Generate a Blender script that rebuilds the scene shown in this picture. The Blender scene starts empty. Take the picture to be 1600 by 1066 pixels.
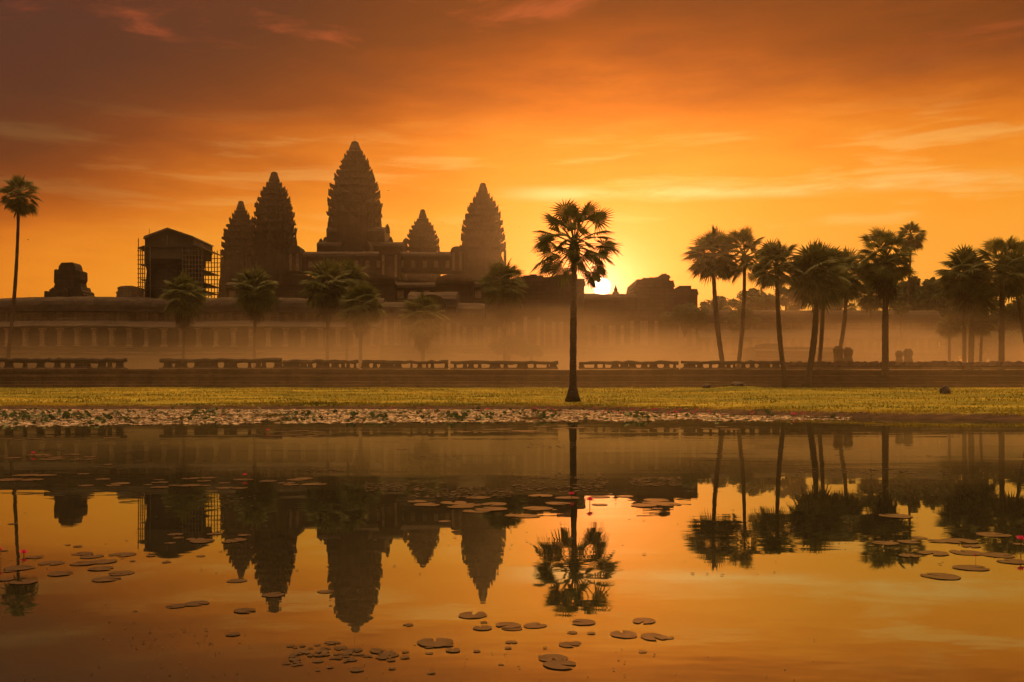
import bpy, bmesh, math, random
from mathutils import Vector, Matrix, noise
C = bpy.context.scene.collection
R = math.radians
F, HZ, CH = 1570.0, 602.0, 1.7            # focal length and horizon in photo pixels, eye height above the water

def X(px, Y): return (px - 800.0) / F * Y
def Z(py, Y): return CH - (py - HZ) / F * Y
def XB(px, p0, p1, Yf, Yb):
    """x of a block outline whose hidden side edge is its rear corner"""
    q = min(1, max(0, (px - p0) / (p1 - p0))); ya, yb = (Yf, Yb) if (p0 + p1) / 2 < 800 else (Yb, Yf)
    if p0 < 800 < p1: ya = yb = Yf
    return (px - 800.0) / F * (ya + (yb - ya) * q)
def P(px, py, Y): return Vector((X(px, Y), Y, Z(py, Y)))
def WY(py): return F * CH / (py - HZ)      # distance of a point lying on the water

# ------------------------------------------------------------------ camera
sc = bpy.context.scene
cam = bpy.data.cameras.new('camera'); co = bpy.data.objects.new('camera', cam); C.objects.link(co)
co.location = (0, 0, CH); co.rotation_euler = (R(90), 0, 0)
cam.sensor_width = 36; cam.lens = F / 1600 * 36; cam.shift_y = (HZ - 533) / 1600
cam.clip_start = 0.05; cam.clip_end = 5000
sc.camera = co
sc.view_settings.view_transform = 'Standard'; sc.view_settings.look = 'None'
sc.view_settings.exposure = 0.0; sc.view_settings.gamma = 1.0

# ------------------------------------------------------------------ sky
SUN_AZ = math.degrees(math.atan((940 - 800) / F)); SUN_EL = math.degrees(math.atan((HZ - 448) / math.hypot(F, 140)))
sd = Vector((math.sin(R(SUN_AZ)) * math.cos(R(SUN_EL)), math.cos(R(SUN_AZ)) * math.cos(R(SUN_EL)), math.sin(R(SUN_EL))))
HAZE_DENSITY = 0.00026
MIST_DENSITY = 0.036
ZENITH_FILL = 3.4  # strength of the added overhead fill, never in view
SKY_FILL = 13.0                                # added bright sky patch, unseen above the frame, that lights mist and grass

def lin(r, g, b):
    f = lambda c: (c / 255 / 12.92) if c / 255 <= 0.04045 else ((c / 255 + 0.055) / 1.055) ** 2.4
    return (f(r), f(g), f(b), 1)

W = bpy.data.worlds.new('World'); sc.world = W; W.use_nodes = True
nt = W.node_tree; nt.nodes.clear(); L = nt.links

def mth(op, a, b=None, c=None, clamp=False, tree=None):
    n = (tree or nt).nodes.new('ShaderNodeMath'); n.operation = op; n.use_clamp = clamp
    for i, v in enumerate((a, b, c)):
        if v is None: continue
        if isinstance(v, (int, float)): n.inputs[i].default_value = v
        else: (tree or nt).links.new(v, n.inputs[i])
    return n.outputs[0]
def mapr(v, a, b, c=0.0, d=1.0, smooth=True, tree=None):
    t = tree or nt
    n = t.nodes.new('ShaderNodeMapRange'); n.interpolation_type = 'SMOOTHSTEP' if smooth else 'LINEAR'
    t.links.new(v, n.inputs[0])
    for i, x in enumerate((a, b, c, d)): n.inputs[i + 1].default_value = x
    return n.outputs[0]
def mixc(f, a, b, mode='MIX', tree=None):
    t = tree or nt
    n = t.nodes.new('ShaderNodeMix'); n.data_type = 'RGBA'; n.blend_type = mode
    for s, v in ((n.inputs[0], f), (n.inputs[6], a), (n.inputs[7], b)):
        if isinstance(v, (int, float)): s.default_value = v
        elif isinstance(v, tuple): s.default_value = v
        else: t.links.new(v, s)
    return n.outputs[2]
def comb(x, y, z, tree=None):
    t = tree or nt
    n = t.nodes.new('ShaderNodeCombineXYZ')
    for i, v in enumerate((x, y, z)):
        if isinstance(v, (int, float)): n.inputs[i].default_value = v
        else: t.links.new(v, n.inputs[i])
    return n.outputs[0]
def nois(vec, scale, detail=4, rough=0.5, tree=None, dist=0.0):
    t = tree or nt
    n = t.nodes.new('ShaderNodeTexNoise'); n.inputs['Scale'].default_value = scale
    n.inputs['Detail'].default_value = detail; n.inputs['Roughness'].default_value = rough; n.inputs['Distortion'].default_value = dist
    if vec is not None: t.links.new(vec, n.inputs['Vector'])
    return n.outputs[0]
def ramp(v, stops, tree=None):
    t = tree or nt
    n = t.nodes.new('ShaderNodeValToRGB'); e = n.color_ramp.elements
    while len(e) < len(stops): e.new(0.5)
    for i, (p, c) in enumerate(stops): e[i].position = p; e[i].color = c
    t.links.new(v, n.inputs[0]); return n.outputs[0]

tc = nt.nodes.new('ShaderNodeTexCoord')
sep = nt.nodes.new('ShaderNodeSeparateXYZ'); L.new(tc.outputs['Generated'], sep.inputs[0])
dx, dy, dz = sep.outputs
el = mth('MULTIPLY', mth('ARCSINE', dz), 57.2958)
az = mth('MULTIPLY', mth('ARCTAN2', dx, dy), 57.2958)
daz = mth('SUBTRACT', az, SUN_AZ)
dot = mth('ADD', mth('ADD', mth('MULTIPLY', dx, sd.x), mth('MULTIPLY', dy, sd.y)), mth('MULTIPLY', dz, sd.z))
ang = mth('MULTIPLY', mth('ARCCOSINE', mth('MINIMUM', dot, 1.0)), 57.2958)
n_big = nois(comb(mth('MULTIPLY', az, 0.035), mth('MULTIPLY', el, 0.13), 1.7), 1.0, 5, 0.55)
n_fine = nois(comb(mth('MULTIPLY', az, 0.10), mth('MULTIPLY', el, 0.42), 4.2), 1.0, 6, 0.6)
left = mth('MAXIMUM', mth('MULTIPLY', daz, -1.0), 0.0); right = mth('MAXIMUM', daz, 0.0)
side = mth('ADD', mth('MULTIPLY', left, mapr(el, 5.5, 19, 0.30, 0.66, smooth=False)), mth('MULTIPLY', right, mapr(el, 9, 19, 0.14, 0.46, smooth=False)))
up = mth('SUBTRACT', el, 4.0)
t = mth('SQRT', mth('ADD', mth('MULTIPLY', side, side), mth('MULTIPLY', up, up)))
t = mth('ADD', t, mth('MULTIPLY', mth('SUBTRACT', n_big, 0.5), 5.5))
t = mth('ADD', t, mth('MULTIPLY', mth('SUBTRACT', n_fine, 0.5), 5.0))
base = ramp(mth('DIVIDE', t, 30.0), [
    (0.00, lin(255, 186, 76)), (0.12, lin(255, 168, 56)), (0.235, lin(252, 162, 44)), (0.31, lin(244, 144, 34)),
    (0.38, lin(222, 118, 25)), (0.45, lin(180, 86, 18)), (0.515, lin(136, 60, 15)), (0.58, lin(102, 45, 16)), (0.68, lin(72, 33, 21)), (1.0, lin(56, 28, 26))])
# cooler, dimmer towards the left of the sun and high up
cool = mth('MULTIPLY', mapr(left, 6, 34), mapr(el, 6, 19))
base = mixc(mth('MULTIPLY', cool, 0.55), base, lin(70, 40, 42))
# lit cloud streaks low over the horizon
n_st = nois(comb(mth('MULTIPLY', az, 0.11), mth('MULTIPLY', el, 0.95), 9.3), 1.0, 6, 0.6, dist=0.3)
band = mth('MULTIPLY', mapr(el, 6.5, 9.5), mapr(el, 15.5, 12.0))
streak = mth('MULTIPLY', mth('MULTIPLY', mapr(n_st, 0.50, 0.66), band), mapr(daz, -36, 2, .12, 1.0))
base = mixc(mth('MULTIPLY', streak, 0.42), base, lin(255, 205, 112))
# the long bright bar of cloud above the sun
bar_c = mth('ADD', 10.75, mth('MULTIPLY', daz, -0.008))
bar_w = mth('ADD', 0.28, mth('MULTIPLY', mth('SUBTRACT', n_fine, 0.45), 1.3))
bar = mth('MULTIPLY', mth('MULTIPLY', mapr(mth('ABSOLUTE', mth('SUBTRACT', el, bar_c)), 0.62, 0.0), mapr(bar_w, 0.12, 0.42)), mth('MULTIPLY', mapr(daz, -7, -2), mapr(daz, 26, 12)))
base = mixc(mth('MULTIPLY', bar, 1.0), base, lin(255, 214, 128))
# red-lit patches on the high cloud deck
n_hi = nois(comb(mth('MULTIPLY', az, 0.09), mth('MULTIPLY', el, 0.30), 21.0), 1.0, 7, 0.62, dist=0.5)
hi = mth('MULTIPLY', mapr(n_hi, 0.55, 0.72), mapr(el, 15.5, 19.5))
base = mixc(mth('MULTIPLY', hi, 0.55), base, lin(206, 92, 52))
n_dk = nois(comb(mth('MULTIPLY', az, 0.05), mth('MULTIPLY', el, 0.22), 33.0), 1.0, 6, 0.6)
dk = mth('MULTIPLY', mapr(n_dk, 0.50, 0.68), mapr(el, 13.0, 19.0))
base = mixc(mth('MULTIPLY', dk, 0.5), base, lin(84, 40, 30))
# added bright cap overhead, out of view, to light the grass and mist
base = mixc(mapr(el, 46, 66), base, (ZENITH_FILL, ZENITH_FILL * 0.54, ZENITH_FILL * 0.22, 1))
gap = mth('MULTIPLY', mapr(mth('SQRT', mth('ADD', mth('POWER', mth('MULTIPLY', daz, .6), 2.0), mth('POWER', mth('SUBTRACT', el, 52.0), 2.0))), 18, 8), mapr(n_big, .3, .6, .6, 1.0))  # mask of the added fill patch, an invented opening above the frame
skyt = nt.nodes.new('ShaderNodeTexSky'); skyt.sky_type = 'NISHITA'; skyt.sun_disc = False
skyt.sun_elevation = R(SUN_EL); skyt.sun_rotation = R(SUN_AZ); skyt.dust_density = 4; skyt.air_density = 2
# glow of the sun in the air and its disc
aur = mth('MULTIPLY', mth('EXPONENT', mth('DIVIDE', ang, -3.4)), 2.8)
disc = mth('ADD', mth('MULTIPLY', mapr(ang, 0.54, 0.36), 14.0), mth('MULTIPLY', mth('EXPONENT', mth('DIVIDE', ang, -1.3)), 1.2))
b1 = nt.nodes.new('ShaderNodeBackground'); L.new(base, b1.inputs[0]); b1.inputs[1].default_value = 0.92
b2 = nt.nodes.new('ShaderNodeBackground'); b2.inputs[0].default_value = (1.0, 0.08, 0.003, 1); L.new(aur, b2.inputs[1])
b3 = nt.nodes.new('ShaderNodeBackground'); b3.inputs[0].default_value = (1.0, 0.88, 0.60, 1); L.new(disc, b3.inputs[1])
b5 = nt.nodes.new('ShaderNodeBackground'); b5.inputs[0].default_value = (1.0, 0.44, 0.11, 1); L.new(mth('MULTIPLY', gap, SKY_FILL), b5.inputs[1])  # added sky fill; gap is its mask, not an opening in the clouds
b4 = nt.nodes.new('ShaderNodeBackground'); L.new(mixc(1.0, skyt.outputs[0], (1.0, 0.5, 0.2, 1), 'MULTIPLY'), b4.inputs[0]); b4.inputs[1].default_value = 0.006
def addsh(a, b):
    n = nt.nodes.new('ShaderNodeAddShader'); L.new(a, n.inputs[0]); L.new(b, n.inputs[1]); return n.outputs[0]
wo = nt.nodes.new('ShaderNodeOutputWorld')
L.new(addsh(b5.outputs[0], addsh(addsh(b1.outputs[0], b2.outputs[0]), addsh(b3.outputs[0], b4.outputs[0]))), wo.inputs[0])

# ------------------------------------------------------------------ sun
sl = bpy.data.lights.new('sun', 'SUN'); so = bpy.data.objects.new('sun', sl); C.objects.link(so)
sl.energy = 1.0; sl.angle = R(0.53); sl.color = (1.0, 0.40, 0.10)
so.rotation_euler = sd.to_track_quat('Z', 'Y').to_euler()

# ------------------------------------------------------------------ materials
def material(name):
    m = bpy.data.materials.new(name); m.use_nodes = True
    t = m.node_tree; b = t.nodes['Principled BSDF']; return m, t, b
def objco(t, sx=1, sy=1, sz=1, world=False):
    if world:
        g = t.nodes.new('ShaderNodeNewGeometry'); o = g.outputs['Position']
    else:
        g = t.nodes.new('ShaderNodeTexCoord'); o = g.outputs['Object']
    mp = t.nodes.new('ShaderNodeMapping'); mp.inputs['Scale'].default_value = (sx, sy, sz)
    t.links.new(o, mp.inputs[0]); return mp.outputs[0]
def bump(t, b, h, strength, dist):
    n = t.nodes.new('ShaderNodeBump'); n.inputs['Strength'].default_value = strength; n.inputs['Distance'].default_value = dist
    t.links.new(h, n.inputs['Height']); t.links.new(n.outputs[0], b.inputs['Normal'])
def simple(name, c1, c2, scale, rough=0.8, sz=1.0, bmp=0.0, bd=0.05, transl=0.0, spec=0.3):
    m, t, b = material(name)
    n = nois(objco(t, 1, 1, sz, True), scale, 5, 0.6, tree=t)
    col = ramp(n, [(0.33, (*c1, 1)), (0.68, (*c2, 1))], tree=t)
    t.links.new(col, b.inputs['Base Color']); b.inputs['Roughness'].default_value = rough
    b.inputs['Specular IOR Level'].default_value = spec
    if bmp: bump(t, b, n, bmp, bd)
    if transl:
        tr = t.nodes.new('ShaderNodeBsdfTranslucent'); t.links.new(col, tr.inputs[0])
        mx = t.nodes.new('ShaderNodeMixShader'); mx.inputs[0].default_value = transl
        t.links.new(b.outputs[0], mx.inputs[1]); t.links.new(tr.outputs[0], mx.inputs[2])
        t.links.new(mx.outputs[0], t.nodes['Material Output'].inputs[0])
    return m
def stone(name, c1, c2, bs=1.0):
    m, t, b = material(name)
    v = objco(t, 1, 1, 1, True)
    n = nois(v, 0.35, 6, 0.65, tree=t); n2 = nois(objco(t, 1.2, 1.2, 0.16, True), 1.0, 4, 0.6, tree=t)
    sp = t.nodes.new('ShaderNodeSeparateXYZ'); t.links.new(v, sp.inputs[0])
    bv = comb(mth('ADD', sp.outputs[0], sp.outputs[1], tree=t), sp.outputs[2], 0.0, tree=t)
    br = t.nodes.new('ShaderNodeTexBrick'); t.links.new(bv, br.inputs[0])
    br.inputs['Scale'].default_value = 1.0 / bs; br.inputs['Mortar Size'].default_value = 0.03
    br.inputs['Brick Width'].default_value = 1.3; br.inputs['Row Height'].default_value = 0.5
    br.inputs['Color1'].default_value = (0.8, 0.8, 0.8, 1); br.inputs['Color2'].default_value = (1.15, 1.12, 1.08, 1); br.inputs['Mortar'].default_value = (0.45, 0.43, 0.4, 1)
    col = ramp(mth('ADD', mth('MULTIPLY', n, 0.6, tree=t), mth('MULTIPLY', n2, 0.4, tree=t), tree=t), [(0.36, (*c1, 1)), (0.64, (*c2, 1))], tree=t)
    col = mixc(1.0, col, br.outputs[0], 'MULTIPLY', tree=t)
    t.links.new(col, b.inputs['Base Color']); b.inputs['Roughness'].default_value = 0.9; b.inputs['Specular IOR Level'].default_value = 0.2
    bump(t, b, mth('ADD', n, mth('MULTIPLY', br.outputs[1], -0.5, tree=t), tree=t), 0.6, 0.15)
    return m
M = {}
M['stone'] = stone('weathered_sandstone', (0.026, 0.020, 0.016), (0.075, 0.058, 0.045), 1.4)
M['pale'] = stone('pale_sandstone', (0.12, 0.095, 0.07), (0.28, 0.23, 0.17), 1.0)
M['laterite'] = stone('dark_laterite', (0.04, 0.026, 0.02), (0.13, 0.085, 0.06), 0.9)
M['cloth'] = simple('dust_sheet', (0.05, 0.05, 0.045), (0.09, 0.085, 0.075), 0.4, 0.85)
M['tin'] = simple('tin_roof', (0.10, 0.09, 0.085), (0.2, 0.18, 0.17), 0.8, 0.5)
M['steel'] = simple('scaffold_steel', (0.1, 0.09, 0.08), (0.2, 0.18, 0.16), 3.0, 0.5)
M['bark'] = simple('palm_bark', (0.03, 0.024, 0.018), (0.10, 0.075, 0.055), 3.0, 0.9, sz=3.0, bmp=0.5)
M['frond'] = simple('palm_frond', (0.055, 0.08, 0.02), (0.16, 0.18, 0.05), 1.2, 0.6, transl=0.3)
M['leaf'] = simple('tree_leaf', (0.03, 0.05, 0.015), (0.09, 0.11, 0.035), 0.5, 0.7, transl=0.3)
M['pad'] = simple('lily_pad', (0.022, 0.019, 0.011), (0.06, 0.046, 0.03), 9.0, 0.29, bmp=0.12, bd=0.004, spec=0.4)
pb = M['pad'].node_tree.nodes['Principled BSDF']; pb.inputs['Sheen Weight'].default_value = 0.0; pb.inputs['Sheen Roughness'].default_value = 0.14; pb.inputs['Sheen Tint'].default_value = (1, .9, .8, 1)
M['matleaf'] = simple('skyglow_lily_leaf', (0.34, 0.26, 0.19), (0.64, 0.52, 0.40), 4.0, 0.45, spec=0.8)  # same leaves as the pads, with grazing sky glow painted into the colour
M['lotusleaf'] = simple('raised_lily_leaf', (0.03, 0.05, 0.02), (0.09, 0.13, 0.05), 3.0, 0.55, transl=0.25)
M['petal'] = simple('pink_petal', (0.55, 0.02, 0.12), (0.75, 0.06, 0.22), 9.0, 0.5, transl=0.4)
M['stem'] = simple('flower_stem', (0.08, 0.04, 0.03), (0.13, 0.07, 0.04), 9.0, 0.6)
M['rock'] = simple('dark_rock', (0.05, 0.04, 0.035), (0.15, 0.12, 0.1), 2.0, 0.9, bmp=0.6)
M['bird'] = simple('dark_feather', (0.02, 0.018, 0.016), (0.04, 0.035, 0.03), 9.0, 0.8)
M['debris'] = simple('rotting_leaf', (0.014, 0.010, 0.006), (0.05, 0.036, 0.018), 9.0, 0.5, spec=0.15)
M['blade'] = simple('grass_blade', (0.045, 0.075, 0.012), (0.58, 0.45, 0.055), 0.2, 0.7, transl=0.45)

def ground_material():
    m, t, b = material('grass_ground')
    v = objco(t, 1, 1, 1, True)
    n1 = nois(objco(t, 0.35, 1.0, 1, True), 0.12, 6, 0.65, tree=t); n2 = nois(objco(t, 0.4, 1, 1, True), 1.6, 5, 0.65, tree=t)
    sp = t.nodes.new('ShaderNodeSeparateXYZ'); t.links.new(v, sp.inputs[0])
    g = ramp(mth('ADD', mth('MULTIPLY', n1, 0.6, tree=t), mth('MULTIPLY', n2, 0.4, tree=t), tree=t),
             [(0.38, (0.07, 0.09, 0.015, 1)), (0.50, (0.21, 0.20, 0.028, 1)), (0.62, (0.42, 0.34, 0.05, 1))], tree=t)
    mud = ramp(n2, [(0.3, (0.035, 0.022, 0.014, 1)), (0.7, (0.10, 0.065, 0.04, 1))], tree=t)
    edge = mapr(mth('ADD', sp.outputs[2], mth('MULTIPLY', mth('SUBTRACT', n2, 0.5, tree=t), 0.35, tree=t), tree=t), 0.22, 0.36, tree=t)
    court = mapr(sp.outputs[2], 2.5, 3.2, tree=t)
    col = mixc(edge, mud, g, tree=t); col = mixc(mth('MULTIPLY', court, 0.6, tree=t), col, (0.16, 0.11, 0.07, 1), tree=t)
    t.links.new(col, b.inputs['Base Color']); b.inputs['Roughness'].default_value = 0.9; b.inputs['Specular IOR Level'].default_value = 0.1
    bump(t, b, n2, 0.8, 0.25); return m
M['ground'] = ground_material()

def water_material():
    m = bpy.data.materials.new('pond_water'); m.use_nodes = True; t = m.node_tree; t.nodes.clear()
    out = t.nodes.new('ShaderNodeOutputMaterial')
    gl = t.nodes.new('ShaderNodeBsdfGlossy'); gl.inputs['Roughness'].default_value = 0.014; gl.inputs['Color'].default_value = (0.92, 1.0, 0.80, 1)
    df = t.nodes.new('ShaderNodeBsdfDiffuse'); df.inputs[0].default_value = (0.018, 0.017, 0.012, 1)
    fr = t.nodes.new('ShaderNodeFresnel'); fr.inputs[0].default_value = 5.5
    mx = t.nodes.new('ShaderNodeMixShader'); t.links.new(fr.outputs[0], mx.inputs[0]); t.links.new(df.outputs[0], mx.inputs[1]); t.links.new(gl.outputs[0], mx.inputs[2])
    n1 = nois(objco(t, 0.5, 1.0, 1, True), 1.3, 3, 0.5, tree=t); n2 = nois(objco(t, 0.35, 1.0, 1, True), 0.25, 2, 0.5, tree=t)
    calm = mapr(n2, 0.44, 0.66, 0.2, 1.7, tree=t)
    bp = t.nodes.new('ShaderNodeBump'); bp.inputs['Strength'].default_value = 0.05; bp.inputs['Distance'].default_value = 0.06
    t.links.new(mth('MULTIPLY', n1, calm, tree=t), bp.inputs['Height'])
    t.links.new(bp.outputs[0], gl.inputs['Normal'])
    t.links.new(mx.outputs[0], out.inputs[0]); return m
M['water'] = water_material()

# ------------------------------------------------------------------ mesh helpers
class MB:
    def __init__(s): s.v, s.f = [], []
    def add(s, vs, fs):
        o = len(s.v); s.v += [tuple(v) for v in vs]; s.f += [tuple(i + o for i in f) for f in fs]; return s
    def box(s, x0, x1, y0, y1, z0, z1, taper=0.0):
        cx, cy = (x0 + x1) / 2, (y0 + y1) / 2; k = 1 - taper
        q = lambda x, y: (cx + (x - cx) * k, cy + (y - cy) * k)
        vs = [(x0, y0, z0), (x1, y0, z0), (x1, y1, z0), (x0, y1, z0)] + [(*q(x, y), z1) for x, y in ((x0, y0), (x1, y0), (x1, y1), (x0, y1))]
        return s.add(vs, [(3, 2, 1, 0), (4, 5, 6, 7), (0, 1, 5, 4), (1, 2, 6, 5), (2, 3, 7, 6), (3, 0, 4, 7)])
    def extrude_x(s, prof, x0, x1, step=2.5, jit=0.0, rnd=random, closed=True):
        """profile of (y, z) swept along x"""
        n = max(1, int(abs(x1 - x0) / step)); m = len(prof); vs, fs = [], []
        for i in range(n + 1):
            x = x0 + (x1 - x0) * i / n; sag = jit * 2.5 * noise.noise((x * .06, 5.5, x1)) if jit else 0
            for y, z in prof:
                vs.append((x + (rnd.uniform(-jit, jit) if 0 < i < n else 0), y + rnd.uniform(-jit, jit) * .4, z + sag + rnd.uniform(-jit, jit) * .6))
        for i in range(n):
            for j in range(m if closed else m - 1):
                a, b = i * m + j, i * m + (j + 1) % m
                fs.append((a, b, b + m, a + m))
        if closed: fs += [tuple(range(m - 1, -1, -1)), tuple(n * m + j for j in range(m))]
        return s.add(vs, fs)
    def extrude_y(s, prof, y0, y1):
        m = len(prof); vs = [(x, y0, z) for x, z in prof] + [(x, y1, z) for x, z in prof]
        fs = [(j, (j + 1) % m, (j + 1) % m + m, j + m) for j in range(m)] + [tuple(range(m - 1, -1, -1)), tuple(range(m, 2 * m))]
        return s.add(vs, fs)
    def tube(s, pts, rads, n=8, cap=True):
        vs, fs = [], []; pts = [Vector(p) for p in pts]
        for i, p in enumerate(pts):
            d = (pts[min(i + 1, len(pts) - 1)] - pts[max(i - 1, 0)]).normalized()
            a = d.orthogonal().normalized() if abs(d.z) < 0.95 else Vector((1, 0, 0)) - d * d.x
            a.normalize(); b = d.cross(a)
            for k in range(n):
                th = 2 * math.pi * k / n; vs.append(p + (a * math.cos(th) + b * math.sin(th)) * rads[i])
        for i in range(len(pts) - 1):
            for k in range(n):
                fs.append((i * n + k, i * n + (k + 1) % n, (i + 1) * n + (k + 1) % n, (i + 1) * n + k))
        if cap: fs += [tuple(range(n - 1, -1, -1)), tuple((len(pts) - 1) * n + k for k in range(n))]
        return s.add(vs, fs)
    def loft(s, rings, cap=True):
        n = len(rings[0]); vs = [v for r in rings for v in r]; fs = []
        for i in range(len(rings) - 1):
            for k in range(n):
                fs.append((i * n + k, i * n + (k + 1) % n, (i + 1) * n + (k + 1) % n, (i + 1) * n + k))
        if cap: fs += [tuple(range(n - 1, -1, -1)), tuple((len(rings) - 1) * n + k for k in range(n))]
        return s.add(vs, fs)
    def mesh(s, name, mat, smooth=False):
        me = bpy.data.meshes.new(name); me.from_pydata(s.v, [], s.f); me.validate(); me.materials.append(M[mat])
        if smooth: me.polygons.foreach_set('use_smooth', [True] * len(me.polygons))
        me.update(); return me
    def build(s, name, mat, parent=None, smooth=False):
        return put(name, s.mesh(name, mat, smooth), parent)

def put(name, me, parent=None, loc=None):
    """link a mesh; geometry given in world space is kept in place under a parent"""
    o = bpy.data.objects.new(name, me); C.objects.link(o)
    if parent is not None:
        o.parent = parent
        if loc is None: o.matrix_parent_inverse = (Matrix.Translation(base_of(parent))).inverted()
    if loc is not None: o.location = loc
    return o
def base_of(p):
    v = Vector((0, 0, 0))
    while p is not None: v += p.location if 'world_at' not in p else Vector(p['world_at']); p = p.parent if 'world_at' not in p else None
    return v
def tag(o, label=None, cat=None, group=None, kind=None):
    if label: o['label'] = label
    if cat: o['category'] = cat
    if group: o['group'] = group
    if cat and not kind: kind = 'thing'
    if kind: o['kind'] = kind
    return o
def thing(name, label, cat, loc, group=None):
    o = bpy.data.objects.new(name, None); C.objects.link(o); o.location = loc; o.empty_display_size = 0.5
    return tag(o, label, cat, group)
def sub(mb, name, mat, part, smooth=False):
    """sub-part: geometry in world space under a part whose own mesh is in world space"""
    o = bpy.data.objects.new(name, mb.mesh(name, mat, smooth)); C.objects.link(o); o.parent = part
    return o

# ------------------------------------------------------------------ ground and water
SHORE = [(-500, 70), (2, 70), (4.5, 69), (8.3, 64), (14.8, 57), (19.1, 51), (25, 48.5), (60, 45), (500, 40)]
def shore(x):
    for (a, ya), (b, yb) in zip(SHORE, SHORE[1:]):
        if x <= b: return ya + (yb - ya) * (x - a) / (b - a) + 0.5 * noise.noise((x * .35, 3.1, 0)) + 0.25 * noise.noise((x * 1.3, 9.1, 0))
    return 40
MOUNDS = [(X(1156, 104), 104, 0.6, 2.6), (X(1110, 108), 108, 0.25, 2.0), (X(1235, 96), 96, 0.3, 4.0), (X(655, 80), 80, 0.12, 1.4), (X(895, 74.5), 74.5, .16, 1.1)]
TERR = 127.0
def gz(x, y):
    if y < -2: return min(0.5, -0.6 + (-2 - y) * 0.4)
    if y > TERR + 1.5: return 3.62
    s = y - shore(x)
    if s < 0: return max(-0.7, s * 0.35)
    z = min(0.30, s * 0.22) + max(0, s - 1.3) / (TERR - shore(x)) * 1.12
    z += (0.09 * noise.noise((x * .16, y * .2, 0)) + 0.05 * noise.noise((x * .6, y * .6, 4))) * min(1, s / 3)
    for mx, my, h, r in MOUNDS:
        d = ((x - mx) / (r * 1.4)) ** 2 + ((y - my) / r) ** 2
        if d < 6: z += h * math.exp(-d)
    return z
def axis(parts):
    out = []
    for a, b, st in parts:
        n = max(1, round((b - a) / st)); out += [a + (b - a) * i / n for i in range(n)]
    return out + [parts[-1][1]]
xs = axis([(-430, -120, 15), (-120, -62, 3), (-62, 62, 0.7), (62, 120, 3), (120, 430, 15)])
ys = axis([(-28, 38, 4), (38, 75, 0.45), (75, 128.4, 1.1), (128.4, 128.6, .2), (128.6, 200, 8), (200, 560, 30)])
g = MB(); nx = len(xs)
g.add([(x, y, gz(x, y)) for y in ys for x in xs], [(j * nx + i, j * nx + i + 1, (j + 1) * nx + i + 1, (j + 1) * nx + i) for j in range(len(ys) - 1) for i in range(nx - 1)])
tag(g.build('ground', 'ground', smooth=True), kind='structure')
w = MB(); w.add([(-420, -12, 0), (420, -12, 0), (420, 80, 0), (-420, 80, 0)], [(0, 1, 2, 3)])
tag(w.build('water', 'water'), kind='structure')

rg = random.Random(5)
gb = MB()
for i in range(60000):
    x = rg.uniform(-72, 72); y = shore(x) + .8 + (TERR - shore(x)) * rg.random() ** 1.2 if i > 9000 else None
    if y is None: y = shore(x) + rg.uniform(0.9, 3.0)
    if y < shore(x) + 0.8 or y > TERR - 0.3 or abs(x) > y * 0.56: continue
    if noise.noise((x * .12, y * .25, 7)) < -0.6 + 0.2 * rg.random(): continue
    z = gz(x, y); h = rg.uniform(0.07, 0.17) * (1 + .9 * noise.noise((x * .1, y * .22, 11)) + .5 * noise.noise((x * .5, y * .6, 3))); a = rg.uniform(0, 6.28); wd = rg.uniform(0.03, 0.07)
    ca, sa = math.cos(a) * wd, math.sin(a) * wd; lx, ly = rg.uniform(-.12, .12), rg.uniform(-.12, .12)
    gb.add([(x - ca, y - sa, z - 0.02), (x + ca, y + sa, z - 0.02), (x + lx, y + ly, z + h)], [(0, 1, 2)])
tag(gb.build('grass', 'blade'), 'short yellow-green grass on the bank across the pond', kind='stuff')

# ------------------------------------------------------------------ temple
def redent(w, d=None):
    """redented square plan of half width w: points with a flag, 1 where an antefix rises"""
    q = [(1, 0, 2), (1, .16, 0), (1, .35, 1), (.89, .35, 0), (.89, .55, 1), (.76, .55, 0), (.76, .76, 1), (.55, .76, 0), (.55, .89, 1), (.35, .89, 0), (.35, 1, 1), (.16, 1, 0)]
    out = []
    for k in range(4):
        c, s = (1, 0, -1, 0)[k], (0, 1, 0, -1)[k]
        out += [((x * c - y * s) * w, (x * s + y * c) * w, f) for x, y, f in q]
    return out
def ring(cx, cy, w, z, raise_=0.0, r=None, flare=1.0):
    o = []
    for x, y, f in redent(w):
        j = (r.uniform(-.11, .11) * w if r else 0)
        k = flare if f else 1.0
        o.append((cx + x * k + j * .35, cy + y * k + j * .35, z + raise_ * (0, 1.0, 1.35)[f] * (r.uniform(.2, 1.3) if r else 1)))
    return o
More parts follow.
